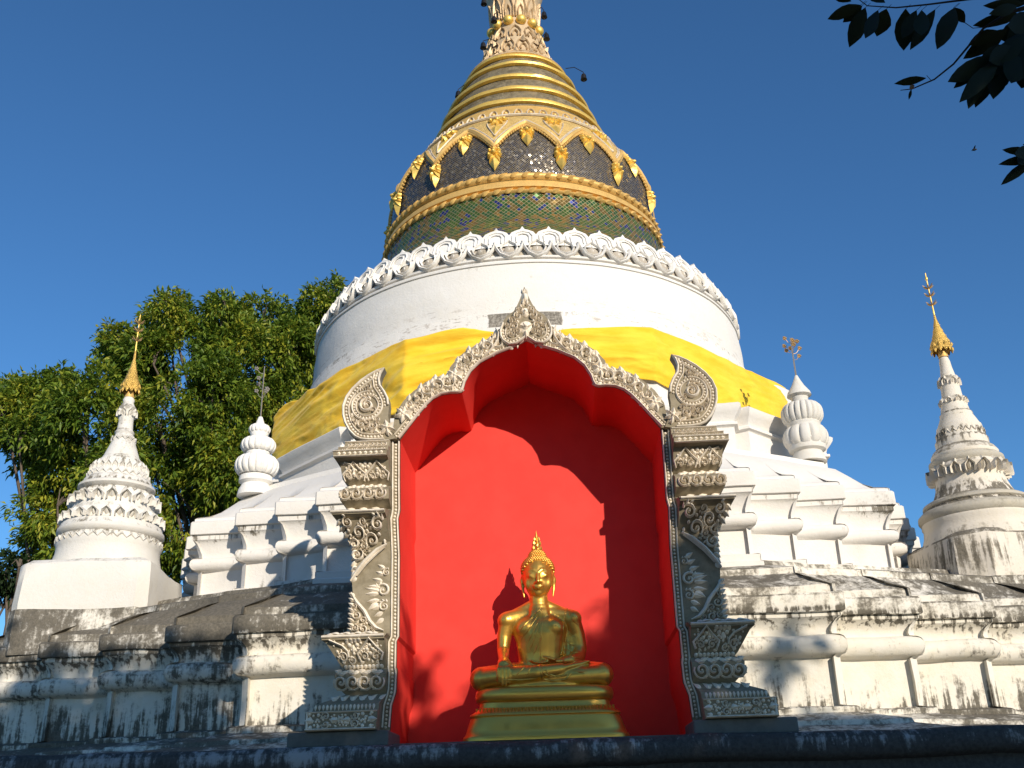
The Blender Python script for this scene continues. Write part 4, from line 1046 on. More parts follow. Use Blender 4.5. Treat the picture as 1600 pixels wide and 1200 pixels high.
def fold(mb, pts, r, sink=.3, sub=10, taper=True):
    out = []; rr = []
    for a, b in zip(pts, pts[1:]):
        for i in range(sub):
            t = i / sub; q = onbody(a[0] + (b[0] - a[0]) * t, a[1] + (b[1] - a[1]) * t)
            if q is not None: out.append(q + Vector((0, r * sink, 0)))
    if len(out) < 3: return
    # smooth the path
    for _ in range(2): out = [out[0]] + [(out[i - 1] + out[i] * 2 + out[i + 1]) / 4 for i in range(1, len(out) - 1)] + [out[-1]]
    m = len(out); rr = [r * (.3 + .7 * min(1, min(i, m - 1 - i) / (.25 * m))) if taper else r for i in range(m)]
    tube(mb, out, rr, 6)
rb = MB()
# shoulder cloth: flat strip hanging down the chest from the left shoulder, its edge, and folds
fold(rb, [(.03, .80), (.035, .70), (.005, .50), (-.01, .34), (-.012, .24)], .009, taper=False)
fold(rb, [(.02, .80), (-.06, .72), (-.16, .62), (-.24, .54)], .010)
fold(rb, [(.015, .78), (-.03, .70), (-.10, .60), (-.19, .50), (-.22, .42)], .008)
fold(rb, [(.01, .72), (-.03, .62), (-.09, .52), (-.16, .40)], .008)
fold(rb, [(0, .64), (-.03, .55), (-.08, .44), (-.13, .34)], .007)
fold(rb, [(-.005, .50), (-.04, .40), (-.09, .30)], .007)
fold(rb, [(.29, .80), (.25, .68), (.235, .55), (.23, .42), (.20, .32)], .011, taper=False)
fold(rb, [(.27, .60), (.32, .52), (.40, .50)], .008); fold(rb, [(.25, .50), (.31, .43), (.42, .42)], .008); fold(rb, [(.25, .40), (.33, .34), (.44, .35)], .008)
fold(rb, [(.30, .76), (.35, .66), (.42, .60)], .008); fold(rb, [(.24, .33), (.33, .28), (.42, .29)], .008)
for x in (.02, .06): fold(rb, [(x - .03, .16), (x, .10), (x + .09, .075), (x + .18, .085), (x + .22, .13)], .010)
fold(rb, [(-.01, .19), (0, .06), (.10, .035), (.24, .05), (.29, .11)], .013, taper=False)
fold(rb, [(-.14, .20), (-.20, .14), (-.27, .08)], .007); fold(rb, [(-.08, .20), (-.12, .13), (-.16, .07)], .007); fold(rb, [(.28, .14), (.38, .11), (.46, .12)], .007)
fold(rb, [(-.45, .06), (-.20, .055), (-.02, .06)], .009)
rb.build('robe', M['brass'], bud, 60)
# hair: cap of snail-shell curls, top knot and flame
hb = MB()
hb_c = Vector((SX, SY_ - .005, SZ + 1.215))
cap = MB(); ball(cap, (SX, SY_ + .01, SZ + 1.225), 1., 24, 16, (.170, .178, .150)); ball(cap, (SX, SY_ + .0, SZ + 1.35), 1., 18, 12, (.092, .092, .085))
hair = cap.build('hair', M['brass'], bud, 90)
# trim: face opening is left free because the cap is set back; curls laid over the cap
for i in range(13):
    ph = -.35 + i * .155; n_ = max(6, int(44 * cos(ph)))
    for k in range(n_):
        t = 2 * pi * (k + .5 * (i % 2)) / n_
        x = .170 * cos(ph) * sin(t); y = -.178 * cos(ph) * cos(t); z = .150 * sin(ph)
        front = y < -.02
        if front:
            lim = .075 - .9 * max(0, abs(x) - .10) - .25 * abs(x)        # hairline
            if z < lim - .0: continue
        p = Vector((SX + x, SY_ + .01 + y, SZ + 1.225 + z)); ball(hb, p, .0165, 7, 5)
for i in range(7):
    ph = -.1 + i * .25; n_ = max(5, int(26 * cos(ph)))
    for k in range(n_):
        t = 2 * pi * (k + .5 * (i % 2)) / n_
        ball(hb, (SX + .092 * cos(ph) * sin(t), SY_ - .092 * cos(ph) * cos(t), SZ + 1.35 + .085 * sin(ph)), .0145, 7, 5)
hb.build('curls', M['brass'], hair, 90)
fl = MB(); z0 = SZ + 1.425
lathe(fl, [(.035, z0 - .02), (.05, z0), (.045, z0 + .03), (.032, z0 + .05), (.038, z0 + .07), (.028, z0 + .10), (.02, z0 + .14), (.009, z0 + .19), (.002, z0 + .225)], (SX, SY_), 12)
for k in range(8):
    for zz_, r_, L in ((z0 + .0, .045, .06), (z0 + .055, .036, .06), (z0 + .105, .024, .05)):
        t = 2 * pi * k / 8; fq = lambda a, b, h, t=t, r_=r_: (SX + (r_ + h) * sin(t + a / .045), SY_ - (r_ + h) * cos(t + a / .045), b); petal(fl, (0, zz_), pi / 2, L, .03, .014, fq)
fl.build('flame', M['brass'], bud, 60)
# base
def srect(a, b, p=5., n=72): return [(a * math.copysign(abs(cos(t)) ** (2 / p), cos(t)), b * math.copysign(abs(sin(t)) ** (2 / p), sin(t))) for t in [2 * pi * k / n for k in range(n)]]
def srl(mb, rows, c, p=5.):
    n = 72; vs = []
    for a, b, z in rows: vs += [(x + c[0], y + c[1], z) for x, y in srect(a, b, p, n)]
    fs = [(i * n + k, i * n + (k + 1) % n, (i + 1) * n + (k + 1) % n, (i + 1) * n + k) for i in range(len(rows) - 1) for k in range(n)]
    fs += [tuple(reversed(range(n))), tuple(range((len(rows) - 1) * n, len(rows) * n))]; mb.add(vs, fs)
c0 = (SX + .02, SY_ - .03)
mb = MB(); srl(mb, [(.60, .35, 1.10), (.65, .39, 1.095), (.68, .415, 1.075), (.69, .425, 1.03), (.68, .42, .985), (.65, .40, .96), (.62, .38, .955)], c0, 4.)
mb.build('seat_cushion', M['brass'], bud, 60)
mb = MB(); srl(mb, [(.60, .37, .965), (.64, .39, .95), (.645, .395, .905), (.66, .405, .895), (.70, .43, .865), (.735, .45, .845), (.74, .455, .83), (.72, .44, .82), (.735, .45, .80), (.77, .462, .70), (.785, .47, .655), (.80, .48, .645), (.81, .485, .625), (.81, .485, .60)], c0, 7.)
ped = mb.build('pedestal', M['brass'], bud, 40)
mb = MB()
for k in range(40):
    x = -.66 + 1.32 * k / 39; mb.add([(c0[0] + x - .014, c0[1] - .405, .895), (c0[0] + x + .014, c0[1] - .405, .895), (c0[0] + x, c0[1] - .452, .850), (c0[0] + x, c0[1] - .428, .895)], [(0, 2, 3), (3, 2, 1), (0, 1, 2)])
mb.build('leaf_border', M['brass'], ped, 0)

# ------------------------------------------------------------------ small corner chedis
def small_chedi(cx, cy, rows, name_label, mat, yaw, left):
    e = empty('corner_chedi', (cx, cy, 2.2), name_label, 'small pagoda', 'small chedis on the terrace corners')
    # base block
    mb = MB(); h = .87; c = .12 if left else .30
    plan = [(h - c, -h), (h, -h + c), (h, h - c), (h - c, h), (-h + c, h), (-h, h - c), (-h, -h + c), (-h + c, -h)]
    prof = [(.02, 2.5), (.03, 2.66), (.03, 2.68), (.0, 3.20), (-.02, 3.23), (-.06, 3.24), (-.10, 3.28), (-.2, 3.30)]
    sweep(mb, plan, stepprof(prof), (cx, cy), yaw, .2, .03, pivot=(cx, cy)); mb.build('base', mat, e, 40)
    mb = MB(); sweep(mb, plan, stepprof([(.06, 2.0), (.06, 2.40), (.05, 2.60), (-.1, 2.64)]), (cx, cy), yaw, .2, .03, pivot=(cx, cy)); mb.build('footing', M['lower'], e, 40)
    for nm, prof, petals in rows:
        mb = MB(); lathe(mb, prof, (cx, cy), 56, amp=.010 if mat is M['side_l'] else .016)
        for pt in petals:
            typ, z, R, n_, L, w, h_ = pt
            for k in range(n_):
                th = 2 * pi * k / n_
                def f(s, zz_, hh, th=th, R=R): 
                    t = th + s / R; return (cx + (R + hh) * sin(t), cy - (R + hh) * cos(t), zz_)
                if typ == 'up':
                    petal(mb, (0, z), pi / 2, L, w, h_, f)
                    ribbon(mb, [(-w * .3, z), (-w * .3, z + L * .35), (0, z + L * .62), (w * .3, z + L * .35), (w * .3, z)], w * .12, h_ * 1.25, f, False)
                elif typ == 'dn': petal(mb, (0, z), -pi / 2, L, w, h_, f)
                elif typ == 'v': ribbon(mb, [(-w / 2, z + L / 2), (0, z - L / 2), (w / 2, z + L / 2)], .028, h_, f, False)
        mb.build(nm, mat, e, 45)
    return e
def rings(e, cx, cy, lst, mat):
    for z, R, w in lst:
        mb = MB(); lathe(mb, [(R - .08, z - w), (R - .01, z - w * .8), (R + .035, z - w * .2), (R + .03, z + w * .3), (R - .03, z + w * .8), (R - .12, z + w)], (cx, cy), 56, cap=False, amp=.014); mb.build('ledge_ring', mat, e, 50)
def zl(y, Y=14): return at(176 + .118 * (850 - y), y, Y).z
def zr(y, Y=14): return at(1524 - .226 * (780 - y), y, Y).z
k = .0082
L = lambda w, y: (w * k, zl(y)); R_ = lambda w, y: (w * k * 1.03, zr(y))
rows_l = [('bell', [L(92, 905), L(90, 885), L(86, 872), L(86, 862), L(88, 858), L(86, 848), L(83, 842), L(84, 838), L(88, 834), L(84, 826), L(78, 822), L(74, 806), L(70, 800), L(69, 792), L(66, 788), L(62, 776), L(58, 770), L(60, 767), L(62, 762), L(58, 755), L(54, 752), L(50, 742), L(49, 740), L(46, 736), L(44, 730), L(41, 724)],
           [('v', zl(852), 86 * k, 36, .07, .14, .03), ('up', zl(824), 71 * k, 24, .20, .17, .12), ('up', zl(796), 61 * k, 20, .23, .18, .12), ('v', zl(748), 52 * k, 26, .06, .11, .025), ('up', zl(742), 45 * k, 26, .16, .10, .04)]),
          ('spire', [L(40, 726), L(31, 716), L(26, 704), L(21, 692), L(18, 684), L(16, 680), L(18, 677), L(14, 672), L(13, 660), L(13, 650), L(13.5, 645), L(12.5, 642), L(16.5, 639), L(12, 634), L(9.5, 630), L(11, 626), L(8.5, 622), L(6, 620)], [('v', zl(688), 20 * k, 12, .06, .09, .02), ('up', zl(652), 13 * k, 8, .16, .09, .04)])]
cl_e = small_chedi(-6.14, 14, rows_l, 'small clean white chedi with gilt finial before the trees at left', M['side_l'], rad(3), True)
rows_r = [('bell', [R_(100, 870), R_(98, 850), R_(92, 835), R_(90, 824), R_(92, 820), R_(90, 812), R_(84, 806), R_(86, 800), R_(80, 792), R_(74, 786), R_(66, 780), R_(60, 768), R_(57, 760), R_(55, 752), R_(58, 744), R_(62, 735), R_(56, 726), R_(48, 722), R_(54, 718), R_(55, 712), R_(50, 705), R_(43, 700), R_(43, 690), R_(40, 686), R_(38, 676), R_(36, 668)],
           [('dn', zr(815), 90 * k, 40, .10, .10, .03), ('up', zr(800), 78 * k, 24, .12, .16, .05), ('up', zr(750), 55 * k, 18, .26, .17, .11), ('v', zr(680), 39 * k, 24, .06, .09, .025)]),
          ('spire', [R_(36, 670), R_(30, 658), R_(27, 652), R_(27, 648), R_(24, 645), R_(22, 636), R_(20, 632), R_(22, 629), R_(17, 622), R_(16, 610), R_(15, 600), R_(17, 596), R_(13, 590), R_(11, 580), R_(10, 575), R_(9, 566), R_(7, 560), R_(5, 557)], [('up', zr(632), 20 * k, 9, .10, .11, .04), ('up', zr(604), 15 * k, 8, .16, .10, .04)])]
cr_e = small_chedi(6.35, 14, rows_r, 'small weathered chedi with black-edged rings and gilt finial at right', M['side_r'], rad(12), False)
rings(cl_e, -6.14, 14, [(zl(838), 86 * k, .09), (zl(766), 62 * k, .075)], M['moss_l'])
rings(cr_e, 6.35, 14, [(zr(724), 57 * k * 1.03, .10), (zr(808), 91 * k * 1.03, .11), (zr(790), 80 * k * 1.03, .07)], M['moss'])
def hti(e, cx, cy, z0, z1, ztip, rad_, parasols):
    mb = MB(); zb = z0 + (z1 - z0) * .0
    lathe(mb, [(.075, z0 - .02), (.05, z0 + .10), (.03, z0 + .2), (.02, z0 + .24)], (cx, cy), 16)
    mb.build('gilt_cone', M['gold'], e, 60)
    g = MB(); prof = [(rad_ * 1.02, z0 + .10), (rad_, z0 + .13), (rad_ * .93, z0 + .22), (rad_ * .95, z0 + .235), (rad_ * .70, z0 + .30), (rad_ * .72, z0 + .315), (rad_ * .5, z0 + .40), (rad_ * .52, z0 + .415), (rad_ * .32, z0 + .50), (rad_ * .33, z0 + .515), (rad_ * .16, z0 + .62), (.014, z1)]
    lathe(g, prof, (cx, cy), 24, cap=False); 
    for k_ in range(12):
        th = 2 * pi * k_ / 12
        f = lambda s, zz_, hh, th=th: (cx + (rad_ + hh) * sin(th + s / rad_), cy - (rad_ + hh) * cos(th + s / rad_), zz_)
        petal(g, (0, z0 + .12), -pi / 2, .08, .06, .02, f); petal(g, (0, z0 + .13), pi / 2, .08, .05, .02, f)
    g.build('gilt_parasol', M['pierced'], e, 60)
    r = MB(); tube(r, [(cx, cy, z1 - .05), (cx, cy, ztip)], [.014, .008], 8); ball(r, (cx, cy, ztip - .1), .022, 8, 6, (1, 1, 1.8)); r.build('rod', M['goldbright'], e, 60)
    for zz_ in parasols:
        q = MB()
        for k_ in range(6):
            a = k_ * pi / 3; tube(q, [(cx, cy, zz_ - .03), (cx + .05 * cos(a), cy + .05 * sin(a), zz_), (cx + .085 * cos(a), cy + .085 * sin(a), zz_ + .035)], [.008, .012, .005], 5)
        q.build('leaf_whorl', M['copper'], e, 60)
hti(cl_e, -6.14, 14, zl(620), zl(548), zl(492), .135, [zl(y) for y in (504, 516, 531)])
hti(cr_e, 6.35, 14, zr(557), zr(492), zr(427), .15, [zr(y) for y in (449, 461, 475)])

# ------------------------------------------------------------------ urn finials on the shoulders
def finial(cx, cy, rows, label, mat, rodz, sprig):
    e = empty('urn_finial', (cx, cy, rows[0][0][1]), label, 'finial', 'ribbed urn finials on the upper terrace')
    mb = MB()
    for r, z in (): pass
    lathe(mb, rows[0], (cx, cy), 40); mb.build('urn_stem', mat, e, 50)
    for (z0, z1, r0, n_) in rows[1]:            # ribbed bulges
        m2 = MB(); vs = []; nn = n_ * 6; J = 9
        for j in range(J + 1):
            a = -pi / 2 * .8 + pi * .85 * j / J; zz_ = (z0 + z1) / 2 + (z1 - z0) / 2 * sin(a)
            for k_ in range(nn):
                t = 2 * pi * k_ / nn; rr = r0 * (.62 + .38 * cos(a)) * (1 - .10 * (abs(sin(t * n_ / 2)) < .35) * cos(a)) * (.97 + .04 * abs(sin(t * n_ / 2)))
                vs.append((cx + rr * cos(t), cy + rr * sin(t), zz_))
        m2.add(vs, [(j * nn + k_, j * nn + (k_ + 1) % nn, (j + 1) * nn + (k_ + 1) % nn, (j + 1) * nn + k_) for j in range(J) for k_ in range(nn)])
        m2.build('ribbed_bulb', mat, e, 60)
    zt0, zt1 = rodz
    m3 = MB(); tube(m3, [(cx, cy, zt0), (cx, cy, zt1)], [.013, .009], 6); m3.build('rod', M['rodmetal'], e, 60)
    R = random.Random(int(cx * 10) + 50)
    for k_ in range(10 if sprig else 7):
        sp = MB()
        a = R.uniform(0, 6.28); b = zt0 + (zt1 - zt0) * R.uniform(.42, .95); r1 = R.uniform(.07, .16)
        tp = (cx + r1 * cos(a), cy + r1 * sin(a), b + .05); tube(sp, [(cx, cy, b - .05), (cx + r1 * .5 * cos(a), cy + r1 * .5 * sin(a), b - .03), tp], .004, 4)
        for q in range(5): ball(sp, (tp[0] + .02 * cos(q * 1.26), tp[1] + .01 * sin(q * 2.1), tp[2] + .02 * sin(q * 1.26)), .017, 5, 4)
        sp.build('metal_flower', M['copper'] if sprig else M['rodmetal'], e, 60)
    return e
def fz(px, py, Y=14.3): return at(px, py, Y).z
kk = .00945
xl = at(402, 720, 14.3).x; xr = at(1255, 660, 14.3).x
finial(xl, 14.3, ([(.26, fz(400, 776)), (.25, fz(400, 768)), (.20, fz(400, 758)), (.25, fz(400, 754)), (.245, fz(400, 746)), (.20, fz(400, 744)), (.24, fz(400, 740)), (.2, fz(400, 735)), (.16, fz(402, 715)), (.19, fz(402, 706)), (.17, fz(402, 702)), (.13, fz(402, 690)), (.12, fz(403, 684)), (.14, fz(403, 678)), (.11, fz(403, 670)), (.075, fz(404, 664)), (.06, fz(404, 660)), (.03, fz(404, 652))],
    [(fz(401, 744), fz(401, 714), .33, 18), (fz(402, 708), fz(402, 686), .265, 16), (fz(403, 679), fz(403, 665), .165, 14)]), 'white urn finial with three ribbed bulbs and thin rod against the trees', M['finial'], (fz(405, 654), fz(405, 573)), False)
finial(xr, 14.3, ([(.26, fz(1262, 724)), (.24, fz(1262, 716)), (.21, fz(1260, 708)), (.27, fz(1260, 705)), (.28, fz(1260, 700)), (.27, fz(1259, 695)), (.30, fz(1258, 692)), (.22, fz(1256, 672)), (.25, fz(1255, 664)), (.20, fz(1254, 656)), (.13, fz(1250, 636)), (.12, fz(1248, 628)), (.13, fz(1248, 622)), (.185, fz(1246, 619)), (.17, fz(1246, 614)), (.10, fz(1245, 604)), (.05, fz(1243, 594)), (.02, fz(1242, 587))],
    [(fz(1258, 702), fz(1258, 668), .335, 12), (fz(1254, 664), fz(1254, 632), .315, 20)]), 'greyer urn finial with pointed cap and gilt flower spray against blue sky', M['finial_r'], (fz(1242, 590), fz(1237, 528)), True)

# ------------------------------------------------------------------ vegetation
def leafcloud(name, centers, dirs, n_each, Lr, Wr, mat, parent, spread=.0, droop=.35, seed=1):
    """centers (N,3): rosettes of pointed leaves, two faces each, folded along the midrib"""
    r = np.random.default_rng(seed); C_ = np.repeat(np.asarray(centers, float), n_each, 0); n = len(C_)
    D_ = np.repeat(np.asarray(dirs, float), n_each, 0)
    v = r.normal(size=(n, 3)); v /= np.linalg.norm(v, axis=1)[:, None]
    v = v * .85 + D_ * .75; v[:, 2] -= droop * r.random(n); v /= np.linalg.norm(v, axis=1)[:, None]
    up = r.normal(size=(n, 3)) * .55 + np.array([0, 0, 1.]); w = np.cross(v, up); w /= np.linalg.norm(w, axis=1)[:, None]
    nn = np.cross(w, v)
    L = r.uniform(*Lr, n)[:, None]; W = r.uniform(*Wr, n)[:, None]
    C_ = C_ + r.normal(size=(n, 3)) * spread
    b = C_ + v * L * .08; m1 = C_ + v * L * .5; tip = C_ + v * L - np.array([0, 0, 1.]) * L * .12
    s = nn * W * .25
    V = np.stack([b, m1 + w * W * .5 + s, tip, m1 - w * W * .5 + s, m1], 1).reshape(-1, 3)
    i0 = np.arange(n)[:, None] * 5
    Fq = np.concatenate([i0 + np.array([[0, 1, 2, 4]]), i0 + np.array([[0, 4, 2, 3]])], 1).reshape(-1, 4)
    me = bpy.data.meshes.new(name); me.vertices.add(len(V)); off = np.array(parent_world(parent)) if parent is not None else 0
    me.vertices.foreach_set('co', (V - off).astype(np.float32).ravel())
    me.loops.add(Fq.size); me.loops.foreach_set('vertex_index', Fq.astype(np.int32).ravel())
    me.polygons.add(len(Fq)); me.polygons.foreach_set('loop_start', (np.arange(len(Fq)) * 4).astype(np.int32))
    me.update(calc_edges=True); me.validate(); me.materials.append(mat)
    o = bpy.data.objects.new(name, me); COL.objects.link(o); o.parent = parent; return o
def crown_points(blobs, dens, seed, shell=.45):
    r = np.random.default_rng(seed); P_ = []; D_ = []
    for c, rx, ry, rz in blobs:
        n = int(dens * rx * rz * 4 * (1 + ry * .3)); v = r.normal(size=(n, 3)); v /= np.linalg.norm(v, axis=1)[:, None]
        rr = (shell + (1 - shell) * r.random(n)) ** .6
        rr = rr * np.array([1 + .42 * noise.noise(Vector((q[0] * 1.9 + c[0], q[1] * 1.9, q[2] * 1.9 + c[2]))) for q in v])
        p = np.array(c) + v * rr[:, None] * np.array([rx, ry, rz])
        # knock holes with a coherent noise
        keep = np.array([noise.noise(Vector(q) * .95) + .35 * noise.noise(Vector(q) * 2.3) > -.13 for q in p])
        P_.append(p[keep]); D_.append(v[keep])
    return np.concatenate(P_), np.concatenate(D_)
def tree(label, blobs_px, Y, trunk_px, seed, group, dens=190, leaf=M['leaf'], ne=9, Ls=(.11, .21), Ws=(.04, .065), cat='tree'):
    s = Y / 18.0; bl = []
    for px, py, r in blobs_px:
        p = at(px, py, Y + (hash((px, py)) % 7 - 3) * .25); d = (p.y * .92 + p.z * .39) / F
        bl.append((tuple(p), r * d, r * d * .9, r * d))
    base = at(trunk_px[0], trunk_px[1], Y + .6); base = Vector((base.x, base.y, GROUND))
    e = empty('mango_tree', base, label, cat, group)
    Pc, Dc = crown_points(bl, dens, seed)
    leafcloud('crown', Pc, Dc, ne, Ls, Ws, leaf, e, .05, .5, seed)
    mb = MB(); R = random.Random(seed)
    top = Vector((base.x, base.y, sum(b[0][2] for b in bl) / len(bl))); h = top.z - GROUND
    tube(mb, [base + Vector((0, 0, 0)), base + Vector((.1, 0, h * .3)), base + Vector((-.05, .1, h * .6)), top], [.30, .20, .13, .05], 10)
    for b in bl:
        c = Vector(b[0]); st = base.lerp(top, R.uniform(.35, .8)); mid = st.lerp(c, .6) + Vector((R.uniform(-.2, .2), R.uniform(-.2, .2), .15))
        tube(mb, [st, mid, c, c + Vector((0, 0, b[3] * .5))], [.06, .035, .02, .008], 7)
        for _ in range(3):
            q = c + Vector((R.uniform(-1, 1) * b[1], R.uniform(-1, 1) * b[2], R.uniform(-.2, .8) * b[3])) * .7; tube(mb, [c, c.lerp(q, .5) + Vector((0, 0, .1)), q], [.03, .02, .008], 5)
    mb.build('trunk', M['bark'], e, 60); return e
G = 'mango trees behind the left of the chedi'
tree('tall mango tree with tufted top between the left small chedi and the drum',
     [(262, 500, 42), (262, 478, 24), (345, 505, 48), (350, 478, 22), (410, 505, 50), (300, 560, 70), (385, 575, 80), (450, 560, 60), (240, 570, 60), (200, 600, 60), (330, 640, 90), (430, 640, 60), (250, 680, 80), (300, 730, 80), (360, 730, 60), (300, 800, 70), (260, 850, 60), (190, 560, 40), (185, 530, 28), (455, 530, 36)],
     20.5, (330, 900), 3, G)
tree('lower spreading mango tree at the far left edge',
     [(60, 640, 58), (8, 650, 44), (45, 700, 42), (75, 680, 50), (100, 620, 40), (20, 620, 32), (130, 660, 70), (30, 690, 46), (110, 730, 64), (170, 720, 60), (90, 790, 58), (150, 800, 60), (70, 850, 44), (140, 600, 42), (30, 655, 40), (120, 860, 60)],
     19.0, (100, 900), 5, G)
tree('mango tree mostly hidden behind the drum, only its top left side showing',
     [(505, 480, 36), (520, 462, 28), (490, 505, 32), (540, 500, 45), (480, 540, 34), (530, 560, 60), (480, 590, 40)], 23.5, (560, 900), 9, G)
tree('dark low tree filling the bottom left corner behind the small chedi',
     [(10, 900, 34), (35, 935, 30), (60, 910, 28), (5, 950, 34), (30, 885, 18)], 18.0, (10, 1000), 12, 'low trees at the left edge', leaf=M['leaf2'])

# sun direction
AZ, EL = rad(26.0), rad(19.0)
SUN = Vector((sin(AZ) * cos(EL), -cos(AZ) * cos(EL), sin(EL)))
ta, tb = math.tan(AZ), math.tan(EL) / cos(AZ)
# ---- tall trees behind the photographer: they throw the shade on the foot of the shrine
top_a = [-9, -5.3, -4.9, -4.4, -3.4, -2.80, -2.70, -1.6, -.5, -.15, .25, .7, 1.1, 1.35, 2.0, 2.2, 2.5, 2.8, 4.1, 4.5, 9]
top_b = [3.7, 3.6, 3.1, 2.8, 2.68, 2.55, 1.30, 1.15, 1.30, 1.6, 1.85, 1.95, 2.0, 2.45, 2.6, 2.4, 1.7, 1.2, 1.12, .80, .72]
def topline(a): return float(np.interp(a, top_a, top_b)) + .10 * noise.noise(Vector((a * 2.2, 0, 0))) + .06 * noise.noise(Vector((a * 6, 3, 0)))
groups = [(-9.5, -2.4, 'tall leafy tree behind the photographer on the left'), (-2.4, 2.6, 'dark tree whose leafy twigs hang in at the top right corner'), (2.6, 9, 'tall leafy tree behind the photographer on the right')]
near_tree = None
for gi, (a0, a1, lab) in enumerate(groups):
    r = np.random.default_rng(40 + gi); pts = []
    area = (a1 - a0) * 4.0
    while len(pts) < area * (115 if gi == 0 else 66):
        a = r.uniform(a0, a1); b = r.uniform(-2.2, 3.7); tp = topline(a)
        if b > tp: continue
        # thinner towards the upper left part so that it dapples
        if a < -2.8 and b > 2.65 and noise.noise(Vector((a * 1.6, b * 2.0, 4))) > .15: continue
        if b > tp - .12 and r.random() < .35: continue
        t = 14 + 4.5 * r.random(); p = Vector((a, 10, b)) + SUN * t; pts.append(tuple(p))
    for (ca, cb, cr_) in ((3.46, 2.12, .10), (3.34, 1.92, .05), (-.75, 1.72, .10), (-.95, 1.50, .12), (-1.05, 1.95, .07)):
        if a0 <= ca < a1:
            for _ in range(3):
                pts.append(tuple(Vector((ca + r.normal() * cr_ * .6, 10, cb + r.normal() * cr_ * .6)) + SUN * r.uniform(14, 17)))
    pts = np.array(pts); cx = pts[:, 0].mean(); cyy = pts[:, 1].mean()
    e = empty('shade_tree', (cx, cyy, GROUND), lab, 'tree', 'trees behind the photographer')
    leafcloud('crown', pts, np.tile([0, 0, 0.], (len(pts), 1)), 9, (.20, .34), (.11, .17), M['leaf2'], e, .06, .3, 60 + gi)
    mb = MB(); tz = pts[:, 2].mean()
    tube(mb, [(cx, cyy, GROUND), (cx + .1, cyy, 1.), (cx, cyy, tz - .4)], [.35, .28, .18], 10)
    R = random.Random(gi)
    for _ in range(14):
        q = pts[R.randrange(len(pts))]
        if q[2] > tz + 1.6: continue
        tube(mb, [(cx, cyy, tz - 1.5), ((cx + q[0]) / 2, (cyy + q[1]) / 2, tz - .6), tuple(q)], [.1, .06, .02], 6)
    mb.build('trunk', M['bark_dark'], e, 60)
    if gi == 1: near_tree = e
# ---- hanging twigs at the upper right, close to the lens and in the shade
def leafblade(mb, a, b, w, bend=.15):
    a = Vector(a); b = Vector(b); d = b - a; L = d.length; d.normalize()
    view = a.normalized(); s = d.cross(view).normalized(); nrm = s.cross(d).normalized()
    rows = [(0, .05), (.12, .45), (.3, .9), (.5, 1.), (.7, .80), (.86, .45), (1, .02)]; vs = []
    for t, q in rows:
        c = a + d * L * t + nrm * (bend * L * (t * t - t)) ; wob = 1 + .08 * math.sin(t * 9 + a.x * 90)
        vs += [c + s * w * .5 * q * wob + nrm * w * .12 * q, c, c - s * w * .5 * q + nrm * w * .12 * q]
    fs = []
    for i in range(len(rows) - 1):
        for j in range(2): fs.append((i * 3 + j, i * 3 + j + 1, (i + 1) * 3 + j + 1, (i + 1) * 3 + j))
    mb.add(vs, fs)
tw = MB(); lv = MB(); YN = 2.5
def A(x, y, dy=0): return at(x, y, YN + dy)
tube(tw, [A(1330, -10), A(1355, 9), A(1400, 12), A(1450, 7), A(1520, -2), A(1600, -12)], [.001, .0018, .0025, .003, .004, .006], 6)
tube(tw, [A(1407, 141, .1), A(1425, 139, .1), A(1460, 124, .1), A(1490, 100, .1), A(1515, 70, .05), A(1537, 44), A(1575, 20), A(1610, 10)], [.0012, .002, .0026, .003, .0035, .004, .006, .008], 6)
tube(tw, [A(1500, 30), A(1520, 44), A(1545, 42)], .0012, 5); tube(tw, [A(1448, 118), A(1456, 127)], .001, 5)
leaves = [((1345, 8), (1293, 30), 22), ((1347, 9), (1317, 35), 20), ((1352, 12), (1327, 74), 30), ((1372, 16), (1352, 60), 22), ((1385, 14), (1370, 57), 32), ((1415, 14), (1412, 79), 34), ((1432, 16), (1410, 60), 24), ((1461, 15), (1422, 78), 24), ((1440, 16), (1440, 55), 26),
    ((1492, 12), (1464, 77), 32), ((1490, 12), (1508, 36), 18), ((1447, 122), (1397, 131), 14), ((1385, -5), (1372, -40), 26), ((1420, -5), (1440, -30), 20), ((1330, 2), (1300, -10), 16), ((1383, 4), (1350, -14), 16),
    ((1600, 5), (1536, 9), 18), ((1595, 22), (1520, 40), 22), ((1590, 10), (1545, 22), 20), ((1560, 48), (1513, 70), 24), ((1575, 45), (1505, 92), 30), ((1580, 70), (1530, 100), 30), ((1560, 85), (1481, 128), 30), ((1545, 92), (1490, 138), 22), ((1560, 95), (1499, 160), 28),
    ((1540, 100), (1513, 170), 26), ((1550, 100), (1524, 168), 30), ((1565, 95), (1552, 155), 30), ((1575, 95), (1560, 142), 26), ((1610, 40), (1560, 60), 40), ((1620, 60), (1560, 90), 40), ((1600, 80), (1580, 130), 44), ((1615, 90), (1596, 138), 40), ((1625, 30), (1575, 40), 36), ((1600, 50), (1570, 110), 44),
    ((1625, 100), (1600, 135), 36), ((1610, -5), (1570, 5), 26), ((1580, 60), (1550, 120), 34), ((1424, 139), (1420, 156), 5), ((1421, 138), (1429, 133), 7), ((1600, 20), (1590, 110), 46), ((1618, 60), (1605, 128), 50), ((1590, 75), (1545, 95), 34),
    ((1612, 238), (1566, 234), 14), ((1612, 246), (1560, 257), 14), ((1612, 250), (1564, 289), 16), ((1612, 240), (1590, 255), 20), ((1620, 232), (1585, 242), 20), ((1615, 226), (1598, 226), 8)]
R = random.Random(5)
for a, b, w in leaves:
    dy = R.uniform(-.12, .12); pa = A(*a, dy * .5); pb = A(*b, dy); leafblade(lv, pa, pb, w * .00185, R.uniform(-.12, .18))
tube(tw, [A(1605, 245), A(1640, 240)], [.002, .004], 5)
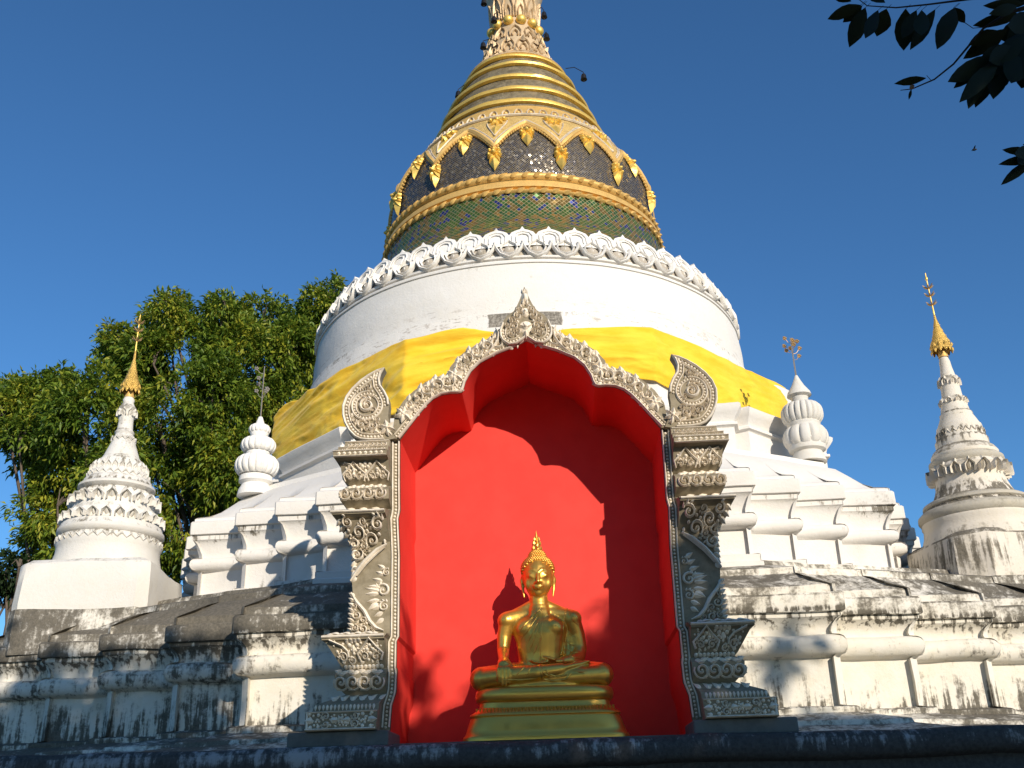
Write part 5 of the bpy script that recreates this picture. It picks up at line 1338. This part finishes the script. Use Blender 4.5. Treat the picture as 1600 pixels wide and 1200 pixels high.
# leaf stalks
for a, b, w in leaves[:11]: tube(tw, [A(*a), A(a[0] + 8, a[1] - 7)], .0008, 4)
# main bough joining the tree behind
q = near_tree.location
tube(tw, [A(1600, 5), A(1700, -60), A(2000, -500), Vector((2.6, 1.0, 3.4)), Vector((q.x, q.y, 3.4))], [.006, .01, .03, .05, .09], 8)
tube(tw, [A(1640, 240), A(1760, 200), A(2000, -100), Vector((2.6, 1.0, 3.4))], [.004, .008, .02, .03], 6)
tube(tw, [A(1600, -12), A(1700, -60)], [.006, .008], 6)
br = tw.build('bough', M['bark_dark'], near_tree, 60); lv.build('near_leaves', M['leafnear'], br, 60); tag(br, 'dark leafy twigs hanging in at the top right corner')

# tiny bird
p = at(1522, 234, 30.); e = empty('bird', p, 'tiny dark flying bird in the blue sky at right', 'bird')
mb = MB(); ball(mb, p, .05, 8, 6, (1.5, 1., .8)); ball(mb, p + Vector((.08, 0, .02)), .028, 6, 5); mb.build('body', M['dark'], e)
mb = MB()
for s in (-1, 1): mb.add([tuple(p + Vector(q)) for q in ((.03, 0, .02), (-.04, 0, .02), (-.03, s * .16, .06), (.01, s * .17, .07), (-.01, s * .1, .075))], [(0, 1, 2, 3), (0, 3, 4), (1, 4, 2), (0, 4, 1)])
mb.build('wing', M['dark'], e, 0)

# ------------------------------------------------------------------ ground
mb = MB(); mb.add([(-400, -400, GROUND), (400, -400, GROUND), (400, 400, GROUND), (-400, 400, GROUND)], [(0, 1, 2, 3)])
tag(mb.build('ground', M['paving'], None, 0), kind='structure')

# ------------------------------------------------------------------ light, sky, camera
w = bpy.data.worlds.new('World'); S.world = w; w.use_nodes = True; nt = w.node_tree
sky = nt.nodes.new('ShaderNodeTexSky'); sky.sky_type = 'NISHITA'; sky.sun_disc = False
sky.sun_elevation = EL; sky.sun_rotation = pi - AZ; sky.altitude = 300; sky.air_density = 1.0; sky.dust_density = .3; sky.ozone_density = 3.5
bg = nt.nodes['Background']; bg.inputs[1].default_value = .095; tint = nt.nodes.new('ShaderNodeMix'); tint.data_type = 'RGBA'; tint.blend_type = 'MULTIPLY'; tint.inputs[0].default_value = 1.; tint.inputs[7].default_value = (.68, 1.12, 1.42, 1)
nt.links.new(sky.outputs[0], tint.inputs[6]); nt.links.new(tint.outputs[2], bg.inputs[0])
sl = bpy.data.lights.new('sun', 'SUN'); sl.energy = 5.0; sl.angle = rad(.5); sl.color = (1., .89, .74)
so_ = bpy.data.objects.new('sun', sl); COL.objects.link(so_); so_.rotation_euler = SUN.to_track_quat('Z', 'Y').to_euler(); so_.location = (5, -5, 10)
cam = bpy.data.cameras.new('camera'); co = bpy.data.objects.new('camera', cam); COL.objects.link(co)
cam.sensor_width = 36; cam.lens = 36 * F / 1600; cam.clip_start = .05; cam.clip_end = 2000
co.matrix_world = CM.to_4x4(); S.camera = co
S.view_settings.view_transform = 'Standard'; S.view_settings.look = 'None'; S.view_settings.exposure = .08; S.view_settings.gamma = 1
S.render.resolution_x = 1024; S.render.resolution_y = 768
S.cycles.max_bounces = 6; S.cycles.sample_clamp_indirect = 6
